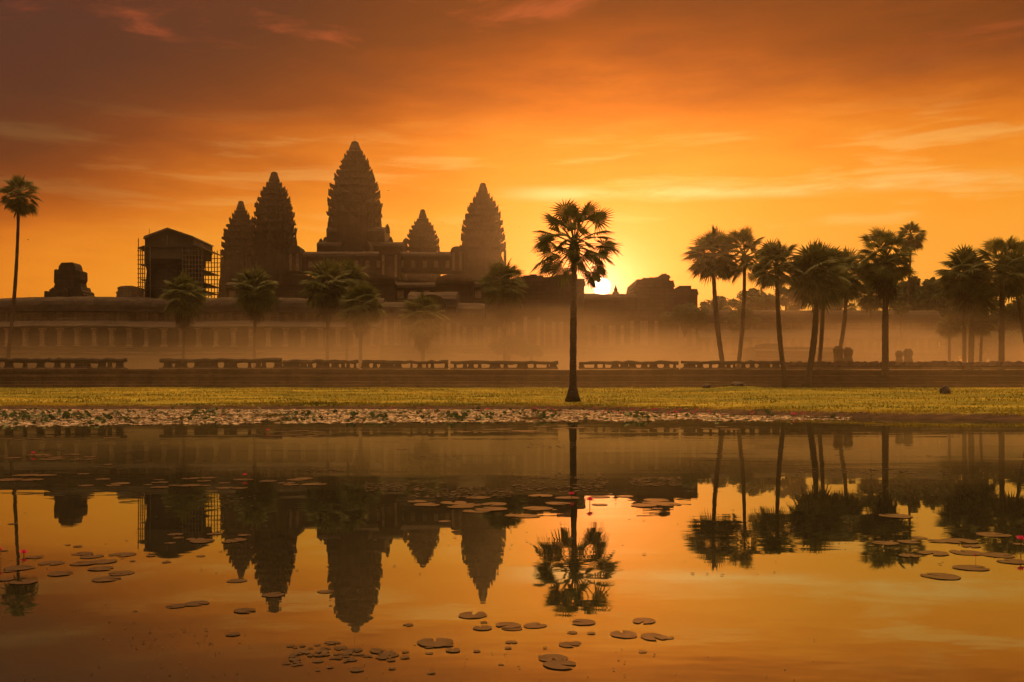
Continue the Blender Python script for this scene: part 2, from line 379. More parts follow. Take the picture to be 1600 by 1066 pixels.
def tower_mesh(cx, cy, prof, z0, ntier, seed):
    """prof: (half width, z) from shaft foot upward; the shaft below z0 runs down to prof[0]"""
    r = random.Random(seed)
    def wd(z):
        for (a, za), (b, zb) in zip(prof, prof[1:]):
            if z <= zb: return a + (b - a) * (z - za) / (zb - za)
        return prof[-1][0]
    ztop = prof[-1][1]; rings = []
    for w_, z_ in prof:
        if z_ >= z0: break
        rings.append(ring(cx, cy, w_, z_))
    z = z0; hs = [0.90 ** i for i in range(ntier)]; tot = sum(hs)
    for i in range(ntier):
        h = hs[i] / tot * (ztop - z0); e_ = r.uniform(.97, 1.03); w0 = wd(z + .15 * h) * e_; w1 = wd(z + 0.8 * h) * e_
        rings.append(ring(cx, cy, w0 * .86, z, 0)); rings.append(ring(cx, cy, w0 * .88, z + .40 * h, 0))
        rings.append(ring(cx, cy, w1 * 1.0, z + .55 * h, 0, r)); rings.append(ring(cx, cy, w1 * 1.08, z + .66 * h, .03 * h, r))
        rings.append(ring(cx, cy, w1 * 1.03, z + .74 * h, .62 * h, r, 1.05)); rings.append(ring(cx, cy, w1 * .82, z + .80 * h, .06 * h))
        z += h
    m = MB(); m.loft(rings); return m, wd
def lathe(cx, cy, pts, n=16):
    return [[(cx + w * math.cos(2 * math.pi * k / n), cy + w * math.sin(2 * math.pi * k / n), z) for k in range(n)] for w, z in pts]

TY = 336
temple = thing('temple', 'huge dark stone temple with five tiered lotus-bud towers rising behind the long gallery', 'temple', (X(554, TY), TY, 3.6))
def tower(axis_px, Y, prof_px, foot_px, tier_from, n, seed, label, rod=False):
    cx = X(axis_px, Y); k = Y / F
    prof = [(w * k, Z(py, Y)) for w, py in prof_px]
    crown = prof[-1]; body = prof
    m, wd = tower_mesh(cx, Y, body, Z(tier_from, Y), n, seed)
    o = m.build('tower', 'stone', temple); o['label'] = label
    wt, zt = prof[-1]
    c = MB(); c.loft(lathe(cx, Y, [(wt * .95, zt - .7), (wt * 1.08, zt - .1), (wt * .84, zt + .4), (wt * .86, zt + .9), (wt * .70, zt + 1.9), (wt * .54, zt + 2.8), (wt * .52, zt + 3.2), (wt * .3, zt + 3.6)]))
    fo = sub(c, 'finial', 'stone', o, False)
    # false doorways with pediments on the shaft
    zs = Z(tier_from, Y); ww = prof_px[0][0] * k
    for sx, sy in ((0, -1), (1, 0), (-1, 0)):
        d = MB(); ww = wd(zs - prof_px[0][0] * k * .5); hw = ww * .26; hh = ww * 0.9; zb = zs - hh * 1.35
        pr = [(-hw, zb), (hw, zb), (hw, zb + hh), (hw * 1.25, zb + hh), (hw * .8, zb + hh * 1.3), (0, zb + hh * 1.62), (-hw * .8, zb + hh * 1.3), (-hw * 1.25, zb + hh), (-hw, zb + hh)]
        if sy: d.extrude_y([(cx + a, b) for a, b in pr], Y - ww * 1.05, Y - ww * 0.9)
        else:
            mm = MB(); mm.extrude_y(pr, ww * .9, ww * 1.02); d.add([(cx + sx * v[1], Y + v[0], v[2]) for v in mm.v], mm.f)
        sub(d, 'false_door', 'stone', o)
    if rod:
        d = MB(); d.tube([(cx, Y, zt + 3.3), (cx, Y, zt + 5.9)], [.07, .05], 5); sub(d, 'lightning_rod', 'steel', o)
    return o
tower(554.5, TY, [(41, 470), (40, 350), (39, 345), (38.5, 330), (37, 315), (35, 303), (32, 290), (28.5, 279), (24.5, 268), (21, 260), (18, 252), (14, 244.5), (11, 238)], 0, 349, 10, 3, 'tallest central tower, with a thin rod on its tip', True)
tower(428.5, 312, [(34, 470), (33, 420), (31, 385), (30.5, 360), (29.5, 345), (28, 332), (25.5, 322), (22, 312), (18.5, 303), (14.5, 294), (10, 287)], 0, 392, 9, 5, 'tall dark corner tower left of the central one')
tower(376.5, 360, [(33, 470), (31, 440), (28, 405), (25.5, 380), (22.5, 364), (19, 353), (15, 343), (11, 335), (8, 330)], 0, 408, 8, 7, 'smaller paler tower behind the tall corner tower, beside the scaffolding')
tower(754.5, 316, [(40, 470), (36, 420), (32.5, 385), (31.5, 367), (29, 352), (25.5, 338), (22, 327), (18, 318), (13, 310), (9, 304)], 0, 400, 9, 9, 'corner tower right of the centre, nearest the foreground palm')
tower(660.5, 364, [(30, 470), (27, 420), (24.5, 392), (23.5, 380), (20.5, 366), (16.5, 357), (11.5, 349), (7.5, 343)], 0, 396, 7, 11, 'smallest tower, low in the gap right of the central one')

def gable(mb, x0, x1, y0, y1, z0, zr, over=0.4):
    """vaulted stone roof, ridge along y"""
    cx, hw = (x0 + x1) / 2, (x1 - x0) / 2 + over
    pr = [(cx + hw * math.cos(a), z0 + (zr - z0) * math.sin(a) ** 0.8) for a in [math.pi * i / 10 for i in range(11)]]
    mb.extrude_y(pr, y0, y1)
def vault_x(mb, x0, x1, y0, y1, z0, zr, jit=0.06, over=0.4, rnd=random.Random(2)):
    cy, hd = (y0 + y1) / 2, (y1 - y0) / 2 + over
    mb.extrude_x([(cy - hd * math.cos(a), z0 + (zr - z0) * math.sin(a) ** 0.75) for a in [math.pi * i / 10 for i in range(11)]], x0, x1, 1.5, jit, rnd)
rt = random.Random(12)
# stepped pyramid under the towers
m = MB(); lv = [(X(348, 300), X(836, 300), 290, 392, 3.6, 22), (X(366, 300), X(812, 300), 296, 386, 21.9, 27.5), (X(380, 302), X(800, 302), 301, 380, 27.4, 33.0)]
for x0, x1, y0, y1, z0, z1 in lv:
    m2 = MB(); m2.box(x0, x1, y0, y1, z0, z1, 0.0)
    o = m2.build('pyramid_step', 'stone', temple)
def side_gallery(px0, px1, Y, dep, pyr, pye, pyb, name='upper_gallery'):
    x0, x1 = X(px0, Y), X(px1, Y); ze, zr, zb = Z(pye, Y), Z(pyr, Y), Z(pyb, Y)
    b = MB(); b.box(x0, x1, Y, Y + dep, zb, ze); o = b.build(name, 'stone', temple)
    v = MB(); vault_x(v, x0, x1, Y, Y + dep, ze + .003, zr, .08); sub(v, 'vaulted_roof', 'stone', o)
    n = int((x1 - x0) / 3.4)
    for i in range(n):
        xx = x0 + (i + .5) * (x1 - x0) / n
        wn = MB(); h = ze - zb
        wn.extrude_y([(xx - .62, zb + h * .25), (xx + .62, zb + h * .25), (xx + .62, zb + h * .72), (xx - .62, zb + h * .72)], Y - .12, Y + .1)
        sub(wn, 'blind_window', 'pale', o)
    return o
side_gallery(458, 726, 309, 9, 391, 401, 424)
side_gallery(686, 727, 318, 9, 394.5, 402, 424)
# axial porches that climb to the central tower
def porch(px0, px1, Y, dep, pyr, pye, pyb, fin=True, name='porch'):
    x0, x1 = X(px0, Y), X(px1, Y)
    b = MB(); b.box(x0, x1, Y, Y + dep, Z(pyb, Y), Z(pye, Y)); o = b.build(name, 'stone', temple)
    v = MB(); gable(v, x0, x1, Y - .3, Y + dep, Z(pye, Y) + .003, Z(pyr, Y)); sub(v, 'vaulted_roof', 'stone', o)
    c = (x0 + x1) / 2; hw = (x1 - x0) * .22; zb = Z(pyb, Y); zh = Z(pye, Y) - .6
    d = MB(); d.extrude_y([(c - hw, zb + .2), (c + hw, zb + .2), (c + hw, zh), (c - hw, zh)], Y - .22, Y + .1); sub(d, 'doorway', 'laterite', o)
    for s in (-1, 1):
        q = MB(); q.tube([(c + s * hw * 1.5, Y - .55, zb + .1), (c + s * hw * 1.5, Y - .55, zh + .4)], [.45, .4], 8); sub(q, 'column', 'pale', o)
    return o
def ridge_porch(px0, px1, Y, dep, pyr, pye, pyb):
    x0, x1 = X(px0, Y), X(px1, Y)
    b = MB(); b.box(x0, x1, Y, Y + dep, Z(pyb, Y), Z(pye, Y)); o = b.build('side_wing', 'stone', temple)
    v = MB(); vault_x(v, x0, x1, Y, Y + dep, Z(pye, Y) + .003, Z(pyr, Y), .06); sub(v, 'vaulted_roof', 'stone', o)
    for xx in (x0, x1):                       # ridge-end acroteria
        q = MB(); zt = Z(pyr, Y); q.extrude_y([(xx - .9, zt - 1.6), (xx + .9, zt - 1.6), (xx + .75, zt + .3), (xx + .2, zt + 1.5), (xx - .35, zt + 1.1), (xx - .8, zt)], Y + dep / 2 - .5, Y + dep / 2 + .5)
        sub(q, 'acroterion', 'stone', o)
ridge_porch(510, 601, TY - 7, 14, 352, 362, 440)
ridge_porch(503, 607, TY - 6, 12, 373, 383, 440)
ridge_porch(495, 629, TY - 9, 14, 375, 385, 440)
porch(534, 576, 316, 18, 366, 392, 440)
porch(594, 624, 304, 14, 385, 398, 434)
porch(706, 722, 306, 10, 385, 394, 424)
porch(452, 468, 305, 8, 382, 396, 424)
# stair up the pyramid
m = MB(); cx = X(554, 300); n = 14
pr = [(286, 3.6)]
for i in range(n): pr += [(286 + i * .95, 5 + i * 2.0), (286 + (i + 1) * .95, 5 + i * 2.0)]
pr += [(300, 3.6)]
m.extrude_x(pr, cx - 4, cx + 4, 10); m.build('stairway', 'laterite', temple)

# ------------------------------------------------------------------ second gallery, between the outer gallery and the towers
Y2 = 252
sg = thing('inner_gallery', 'dim second gallery halfway up between the front gallery and the temple towers', 'building', (X(590, Y2), Y2, 3.6))
b = MB(); x0, x1 = X(352, Y2), X(838, Y2)
b.extrude_x([(Y2, 3.6), (Y2, Z(470, Y2)), (Y2 + .6, Z(470, Y2) + .2), (Y2 + .6, Z(449, Y2)), (Y2 + 8, Z(449, Y2)), (Y2 + 8, 3.6)], x0, x1, 6)
b.build('wall', 'stone', sg)
b = MB(); vault_x(b, x0, x1, Y2 + .4, Y2 + 8, Z(449, Y2) + .003, Z(439, Y2), .1); b.build('vaulted_roof', 'stone', sg)
for px in (470, 590, 712):
    xx = X(px, Y2); b = MB(); b.box(xx - 4.5, xx + 4.5, Y2 - 4, Y2 + 9, Z(478, Y2), Z(446, Y2))
    b.build('gate_pavilion', 'stone', sg); b = MB(); gable(b, xx - 4.5, xx + 4.5, Y2 - 4.3, Y2 + 9, Z(446, Y2) + .003, Z(431, Y2)); b.build('pavilion_roof', 'stone', sg)
for i in range(24):
    xx = x0 + (i + .5) * (x1 - x0) / 24; b = MB(); b.box(xx - .8, xx + .8, Y2 + .38, Y2 + .7, Z(466, Y2), Z(454, Y2)); b.build('blind_window', 'pale', sg)

# ------------------------------------------------------------------ outer gallery
YG = 178.0
def long_gallery(label, px0, px1, YG, py, pillar_px, seed, jit=.05):
    """py: ridge, upper eave, lower-roof top, lower eave, floor, foot"""
    r = random.Random(seed); x0, x1 = X(px0, YG), X(px1, YG)
    zr, ze, zl, zf, zp, zb = [Z(v, YG + (4 if i < 2 else 0)) for i, v in enumerate(py)]
    th = thing('gallery', label, 'building', ((x0 + x1) / 2, YG, zb), 'long stone galleries facing the pond')
    b = MB(); h = zp - zb
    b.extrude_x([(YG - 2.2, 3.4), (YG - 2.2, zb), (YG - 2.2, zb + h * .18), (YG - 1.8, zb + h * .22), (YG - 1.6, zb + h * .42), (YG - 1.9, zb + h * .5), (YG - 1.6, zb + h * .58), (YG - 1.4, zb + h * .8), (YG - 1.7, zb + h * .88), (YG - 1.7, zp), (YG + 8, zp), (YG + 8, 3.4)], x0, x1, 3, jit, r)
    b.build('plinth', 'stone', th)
    b = MB(); b.box(x0, x1, YG + 3.2, YG + 8, zp + .003, zl); b.build('back_wall', 'stone', th)
    b = MB(); b.extrude_x([(YG - .9, zf), (YG - .9, zf + .25), (YG + .4, zf + (zl - zf) * .55), (YG + 1.8, zf + (zl - zf) * .9), (YG + 3.1, zl), (YG + 3.1, zf)], x0, x1, 2, jit, r); b.build('lower_roof', 'stone', th)
    # clerestory with closely set balusters: one fluted wall
    b = MB(); vs, n = [], int((x1 - x0) / .42)
    for i in range(n + 1):
        xx = x0 + (x1 - x0) * i / n; yy = YG + (3.0 if (i // 2) % 2 else 3.35)
        if (i // 24) % 5 == 3: yy = YG + 3.0
        vs += [(xx, yy, zl + .003), (xx, yy, ze)]
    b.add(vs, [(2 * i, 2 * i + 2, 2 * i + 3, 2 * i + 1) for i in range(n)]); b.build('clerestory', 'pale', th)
    b = MB(); b.box(x0, x1, YG + 3.5, YG + 8, zl + .003, ze); b.build('upper_wall', 'stone', th)
    b = MB(); hd = 3.2; cy = YG + 5.6
    pr = [(cy - hd * math.cos(a), ze + .003 + (zr - ze) * max(0, math.sin(a)) ** .7) for a in [math.pi * i / 12 for i in range(13)]]
    b.extrude_x(pr, x0, x1, .9, jit * 1.5, r); b.build('vaulted_roof', 'stone', th)
    n = int((px1 - px0) / pillar_px)
    pm = MB(); hw = .36; hh = zf - zp
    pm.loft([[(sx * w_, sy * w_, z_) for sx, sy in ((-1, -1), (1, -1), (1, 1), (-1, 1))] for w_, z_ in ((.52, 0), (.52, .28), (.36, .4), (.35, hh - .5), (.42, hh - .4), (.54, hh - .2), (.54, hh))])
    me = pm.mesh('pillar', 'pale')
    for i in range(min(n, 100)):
        o = bpy.data.objects.new('pillar', me); C.objects.link(o); o.parent = th
        o.location = Vector((x0 + (i + .5) * (x1 - x0) / n, YG - .2, zp + .003)) - th.location
    return th
long_gallery('long dark gallery with a row of pillars below the scaffolded tower', -190, 596, YG, (465, 489, 501, 513, 543, 562), 27, 21, .09)
long_gallery('hazy low gallery with closely set pillars behind the palms at the right', 1092, 1478, 196, (484, 505, 514, 530, 552, 566), 13, 23)

# ------------------------------------------------------------------ entrance pavilions along the gallery
def pavilion(label, px0, px1, Y, dep, pyb, pyf, blocks, doors, seed):
    """blocks: (px0, px1, py eave, py ridge, dy, ridge axis or None for a flat broken top)"""
    r = random.Random(seed)
    th = thing('pavilion', label, 'building', (X((px0 + px1) / 2, Y), Y, Z(pyb, Y)), 'entrance pavilions of the gallery')
    b = MB(); zb, zf = Z(pyb, Y), Z(pyf, Y); x0, x1 = X(px0, Y), X(px1, Y); h = zf - zb
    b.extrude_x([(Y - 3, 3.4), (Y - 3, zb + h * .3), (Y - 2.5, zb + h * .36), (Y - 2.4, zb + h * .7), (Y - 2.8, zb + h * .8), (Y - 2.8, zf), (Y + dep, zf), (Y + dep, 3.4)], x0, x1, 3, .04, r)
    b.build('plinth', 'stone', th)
    for (a, c, pe, pr_, dy, ax) in blocks:
        xa, xc = XB(a, px0, px1, Y + dy, Y + dep), XB(c, px0, px1, Y + dy, Y + dep); ze, zr = Z(pe, Y + dy), Z(pr_, Y + dy + 2)
        b = MB(); b.box(xa, xc, Y + dy, Y + dep - .2 * dy, zf + .003, ze); o = b.build('wall', 'stone', th)
        v = MB()
        if ax == 'y': gable(v, xa, xc, Y + dy - .3, Y + dep, ze + .003, zr)
        elif ax == 'x': vault_x(v, xa, xc, Y + dy, Y + dep - .2 * dy, ze + .003, zr, .1, rnd=r)
        else:
            n = max(4, int((xc - xa) / 1.1)); y0, y1 = Y + dy + .3, Y + dep - .3 * dy - .3
            prof = [(xa - .3, ze + .003)]
            for i in range(n):
                zz = zr - (r.random() ** 2) * (zr - ze) * .3 - (0 if 0 < i < n - 1 else (zr - ze) * .25)
                prof += [(xa + (xc - xa) * i / n + .02, zz), (xa + (xc - xa) * (i + 1) / n - .02, zz)]
            prof += [(xc + .3, ze + .003)]
            v.extrude_y(prof, y0, y1)
        v.build('roof', 'stone', th)
    for (a, c, p0, p1, dy) in doors:
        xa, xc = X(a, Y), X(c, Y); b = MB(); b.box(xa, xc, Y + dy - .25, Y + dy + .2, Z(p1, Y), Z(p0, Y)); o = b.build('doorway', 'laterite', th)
        for xx in (xa - .35, xc + .35):
            q = MB(); q.box(xx - .33, xx + .33, Y + dy - .6, Y + dy - .02, Z(p1, Y), Z(p0, Y) + .5); sub(q, 'jamb', 'pale', o)
        q = MB(); w_ = (xc - xa) / 2 + 1.1; cxx = (xa + xc) / 2; zt = Z(p0, Y) + .503
        q.extrude_y([(cxx - w_, zt), (cxx + w_, zt), (cxx + w_ * .8, zt + w_ * .55), (cxx, zt + w_ * 1.15), (cxx - w_ * .8, zt + w_ * .55)], Y + dy - .5, Y + dy + .1); sub(q, 'pediment', 'stone', o)
    return th
pavilion('broad entrance pavilion with tall doorways behind the yellow-green palms', 597, 760, 170, 14, 562, 541,
         [(597, 640, 488, 470, 2, 'x'), (640, 718, 478, 452, 0, 'x'), (660, 700, 482, 462, -2, 'y'), (718, 760, 492, 472, 2, 'x')],
         [(604, 614, 503, 541, 2), (624, 634, 503, 541, 2), (648, 657, 510, 541, 0), (672, 688, 500, 541, -2), (704, 713, 510, 541, 0), (728, 738, 514, 541, 2), (745, 755, 514, 541, 2)], 31)
pavilion('broken-topped pavilion behind the foreground palm, left of the sun', 761, 913, 176, 14, 562, 541,
         [(761, 800, 470, 448, 2, 'x'), (796, 913, 445, 430, 0, None), (812, 850, 448, 433, -1, 'y')],
         [(768, 778, 514, 541, 2), (784, 794, 514, 541, 2), (806, 816, 508, 541, 0), (824, 838, 500, 541, -1), (852, 862, 508, 541, 0), (880, 890, 508, 541, 0)], 33)
pavilion('low linking hall directly under the sun', 900, 1000, 180, 10, 562, 541,
         [(900, 1000, 468, 459.5, 5, 'x')], [(925, 934, 512, 541, 2), (944, 953, 512, 541, 2), (963, 971, 512, 541, 2)], 35)
pv = pavilion('roofless block pavilion with a flat broken top, right of the sun', 980, 1090, 184, 16, 562, 541,
         [(980, 1044, 448, 434, 0, None), (1044, 1090, 460, 444, 1, None), (1022, 1039, 434, 429, 4, None)],
         [(990, 1000, 506, 541, 0), (1012, 1022, 506, 541, 0), (1054, 1062, 510, 541, 1), (1074, 1082, 510, 541, 1)], 37)
sp = thing('roof_finial', 'small pointed stone finial on the roof just right of the sun', 'finial', P(962, 458, 185.5))
b = MB(); c = P(962, 458, 186); b.loft(lathe(c.x, c.y, [(.75, c.z - .8), (.6, c.z + .1), (.32, c.z + .35), (.38, c.z + .6), (.12, c.z + 1.2), (.03, c.z + 1.6)], 8)); b.build('spire', 'stone', sp)

# ruined corner tower at the left
YR = 190
rt_ = thing('ruined_tower', 'squat ruined stone tower with a rounded broken top above the gallery, left edge', 'tower', P(110, 470, YR))
def block_tier(th, pxs, Y, dep, prof, name, seed):
    yf, yb = Y - dep / 2, Y + dep / 2; pts = [(XB(a, 69, 149, yf, yb), Z(p, yf)) for a, p in prof]; b = MB(); b.extrude_y(pts, yf, yb); return b.build(name, 'stone', th)
block_tier(rt_, 0, YR, 3.4, [(87, 469), (87, 447), (89, 445), (87, 441), (87.5, 422), (91, 420.5), (92, 423), (95.5, 421), (96, 416), (99, 413), (101, 410.5), (121, 410), (124, 413), (125.5, 418), (127.5, 424), (131, 422), (134.5, 423.5), (135, 436), (132.5, 441), (134, 446), (132, 449), (133, 469)], 'upper_block', 1)
block_tier(rt_, 0, YR, 4.4, [(79, 470), (79, 453), (83, 451), (86, 449), (90, 452), (104, 451), (107, 448), (115, 448), (118, 451), (130, 452), (135, 447), (139, 447), (141, 452), (141, 470)], 'middle_tier', 2)
block_tier(rt_, 0, YR, 5.4, [(69, 471), (69, 456), (72, 454.5), (73, 457), (76, 455), (80, 456), (139, 456), (143, 452.5), (147, 455), (147, 458), (149, 460), (149, 471)], 'lower_tier', 3)
block_tier(rt_, 0, YR, 6.4, [(100, 469), (100, 456), (104, 452), (110, 449.5), (116, 452), (120, 456), (120, 469)], 'pediment', 4)
sb = thing('roof_block', 'small broken stone block on the gallery roof beside the scaffolding', 'ruin', P(204, 465, 188))
b = MB(); b.extrude_y([(X(a, 188), Z(p, 188)) for a, p in [(191, 468), (192, 462), (190.5, 459), (194, 457), (193, 452), (197, 450), (206, 449), (216, 449), (216, 468)]], 185, 191); b.build('masonry', 'pale', sb)

# tower wrapped in scaffolding
YS = 196
def SX(px, Y): return XB(px, 216, 346, YS - 6.1, YS + 6.1)
def SZ(py, Y): return Z(py, YS - 6.1)
st = thing('scaffolded_tower', 'stone tower boxed in scaffolding under a peaked sheet roof, left of the temple', 'tower', P(280, 466, YS))
b = MB(); b.loft([ring(SX(272, YS), YS, w_ * YS / F, SZ(p_, YS)) for w_, p_ in ((43, 470), (43, 447), (41, 432), (40, 420), (42, 408), (43, 398), (43, 380))]); b.build('stone_core', 'stone', st)
# cladding: four sheet walls
b = MB(); xa, xc = SX(230, YS), SX(328.5, YS); z0, z1 = SZ(398, YS), SZ(371.5, YS)
b.box(xa, xc, YS - 6, YS + 6, SZ(386, YS), z1); b.build('sheet_cladding', 'cloth', st)
b = MB(); b.extrude_y([(SX(p, YS), SZ(q, YS)) for p, q in [(228.5, 374), (230.5, 369.5), (279, 356.2), (329, 369.5), (330, 371.5), (279, 358.4), (229.5, 373)]], YS - 6.6, YS + 6.6); b.build('peaked_roof', 'tin', st)
b = MB(); b.extrude_y([(SX(p, YS), SZ(q, YS)) for p, q in [(230, 371.5), (279, 358.3), (328.5, 371.5)]], YS - 6.02, YS + 5.9); b.build('gable_sheet', 'cloth', st)
b = MB(); b.box(SX(276.5, YS), SX(278.5, YS), YS - 6.2, YS - 5.9, SZ(383, YS), SZ(368, YS)); b.build('pale_strip', 'pale', st)
for p0, p1, q0, q1 in ((216, 230, 389, 385.5), (328.5, 346, 383, 387.5)):
    b = MB(); b.extrude_y([(SX(p0, YS), SZ(q0, YS)), (SX(p1, YS), SZ(q1, YS)), (SX(p1, YS), SZ(q1 - 1.6, YS)), (SX(p0, YS), SZ(q0 - 1.6, YS))], YS - 6.5, YS + 6.5); b.build('side_canopy', 'tin', st)
b = MB(); b.box(SX(230.5, YS), SX(308, YS), YS - 5.8, YS + 5.8, SZ(404, YS), SZ(386.2, YS)); b.build('debris_net', 'cloth', st)
b = MB(); b.extrude_y([(SX(p, YS), SZ(q, YS)) for p, q in [(231, 404.2), (327.5, 404.2), (327.5, 386.2), (308.3, 386.2), (308.3, 403)]], YS + 3, YS + 5.6) if False else b.box(SX(308.3, YS), SX(328, YS), YS - 5.7, YS + 5.7, SZ(397, YS), SZ(386.2, YS)); b.build('debris_net', 'cloth', st)
rs = random.Random(8)
for yy in (YS - 6.1, YS + 6.1):
    for px in (216.5, 221, 225.5, 230, 242, 308, 314, 320, 326, 332, 338, 344.5):
        top = {216.5: 374, 344.5: 380, 338: 378, 332: 379}.get(px, 386)
        q = MB(); q.tube([(SX(px, YS), yy, SZ(468, YS)), (SX(px + rs.uniform(-.3, .3), YS), yy, SZ(top, YS))], [.09, .09], 5); q.build('scaffold_pole', 'steel', st)
    for py in (392, 399, 406, 413, 420, 427, 434, 441, 448):
        for a, c in ((214, 231), (306, 347)):
            q = MB(); yo = yy + (.2 if yy < YS else -.2); q.tube([(SX(a, YS), yo, SZ(py + rs.uniform(-.4, .4), YS)), (SX(c, YS), yo, SZ(py + rs.uniform(-.4, .4), YS))], [.08, .08], 5); q.build('scaffold_ledger', 'steel', st)
for py, a, c in ((413, 217, 230), (436, 217, 230), (420, 309, 344), (440, 309, 344), (452, 217, 344)):
    q = MB(); q.box(SX(a, YS), SX(c, YS), YS - 5.5, YS + 5.5, SZ(py + .9, YS), SZ(py, YS)); q.build('scaffold_deck', 'debris', st)
q = MB(); q.tube([(SX(216.5, YS), YS - 6.1, SZ(386, YS)), (SX(216.5, YS), YS - 6.1, SZ(372, YS))], [.07, .05], 5); q.build('lightning_rod', 'steel', st)
q = MB(); q.tube([(SX(235.5, YS), YS - 5, SZ(371, YS)), (SX(235.5, YS), YS - 5, SZ(356, YS))], [.06, .04], 5); q.build('lightning_rod', 'steel', st)

# ------------------------------------------------------------------ terrace wall, balustrades and rubble
YT = TERR
tw = thing('terrace_wall', 'long low stepped terrace wall running along the top of the grass bank', 'wall', (0, YT, 1.4))
rw = random.Random(3)
b = MB(); zt = Z(577.5, YT); z0 = .9; H = zt - 1.45
pr = [(YT, z0), (YT, 1.45 + H * .12), (YT + .25, 1.45 + H * .16), (YT + .25, 1.45 + H * .3), (YT + .5, 1.45 + H * .34), (YT + .5, 1.45 + H * .52), (YT + .35, 1.45 + H * .56), (YT + .35, 1.45 + H * .66), (YT + .75, 1.45 + H * .7), (YT + .75, 1.45 + H * .84), (YT + .55, 1.45 + H * .88), (YT + .55, zt), (YT + 3.4, zt), (YT + 3.4, z0)]
b.extrude_x(pr, -150, 150, 1.1, .035, rw); b.build('stepped_wall', 'laterite', tw)
def balustrade(px0, px1, Y, py_top, py_bot, label, n, seed, broken=False):
    r = random.Random(seed); x0, x1 = X(px0, Y), X(px1, Y); zt, zb = Z(py_top, Y), Z(py_bot, Y)
    th = thing('balustrade', label, 'balustrade', ((x0 + x1) / 2, Y, zb), 'stone balustrades on the terrace')
    b = MB(); rr = (zt - zb) * .2; k = 10
    k = 16; b.tube([(x0 + (x1 - x0) * i / k, Y + r.uniform(-.08, .08), zt - rr + r.uniform(-.10, .07)) for i in range(k + 1)], [rr * r.uniform(.72, 1.2) for i in range(k + 1)], 8); b.build('rail', 'stone', th)
    b = MB(); b.box(x0, x1, Y - .4, Y + .4, zb + .003, zb + .2); b.build('base_course', 'pale', th)
    n = int(n * 1.5)
    for i in range(n):
        xx = x0 + (x1 - x0) * (i + r.uniform(.15, .85)) / n; w_ = r.uniform(.16, .75)
        b = MB(); b.loft([[(xx + sx * w_ * q, Y + sy * .28 * q, z_) for sx, sy in ((-1, -1), (1, -1), (1, 1), (-1, 1))] for q, z_ in ((1, zb + .203), (.75, zb + .4), (.7, zt - 2.2 * rr), (1, zt - 1.75 * rr))])
        b.build('post', 'stone', th)
YB = YT + 1.6
balustrade(-60, 74, YB, 559.5, 577.3, 'unbroken balustrade at the far left below the leaning tall palm', 4, 1)
balustrade(76, 198, YB, 559.5, 577.3, 'balustrade ending at a gap under the squat ruined tower', 5, 2)
balustrade(250, 440, YB, 560, 577.3, 'long balustrade in front of the scaffolded tower', 8, 3)
balustrade(442, 560, YB, 562, 577.3, 'balustrade in front of the clustered green palms', 8, 4)
balustrade(566, 700, YB, 563, 577.3, 'balustrade below the lone yellow-green palm', 7, 5)
balustrade(704, 872, YB, 564, 577.3, 'balustrade ending beside the foreground palm trunk', 8, 6)
balustrade(905, 1060, YB, 564, 577.3, 'balustrade glowing in haze under the sun', 7, 7)
balustrade(1064, 1222, YB, 564, 577.3, 'balustrade behind the bases of the leaning palm pair', 8, 8)
# rubble walls on the right part of the terrace
rq = random.Random(17)
def rubble_wall(px0, px1, label, seed):
    r = random.Random(seed); Y = YB
    th = thing('rubble_wall', label, 'wall', (X((px0 + px1) / 2, Y), Y, Z(577, Y)), 'rubble walls on the terrace')
    prof = []; n = int((px1 - px0) / 5)
    vs, fs = [], []
    for i in range(n + 1):
        xx = X(px0 + (px1 - px0) * i / n, Y)
        for yy, py in ((Y - .5 + r.uniform(-.2, .2), 577.3), (Y - .4 + r.uniform(-.2, .2), 571 + r.uniform(-1, 1)), (Y - .1 + r.uniform(-.2, .2), 565.5 + r.uniform(-1.8, 1.8)), (Y + .6, 565.5 + r.uniform(-1.8, 1.8)), (Y + .9, 577.3)): vs.append((xx, yy, Z(py, Y)))
    for i in range(n):
        for j in range(5):
            a, c = i * 5 + j, i * 5 + (j + 1) % 5; fs.append((a, c, c + 5, a + 5))
    fs += [(4, 3, 2, 1, 0), tuple(n * 5 + j for j in range(5))]
    b = MB(); b.add(vs, fs); b.build('rubble_mass', 'laterite', th)
    b = MB(); b.box(X(px0, Y), X(px1, Y), Y - 1.0, Y - .55, Z(577.2, Y) + .003, Z(573.5, Y)); b.build('coping_row', 'pale', th)
rubble_wall(1226, 1372, 'rough rubble wall between the palm trunks', 1)
rubble_wall(1376, 1498, 'rough rubble wall behind the lone rock', 2)
rubble_wall(1502, 1700, 'rough rubble wall at the right edge', 3)
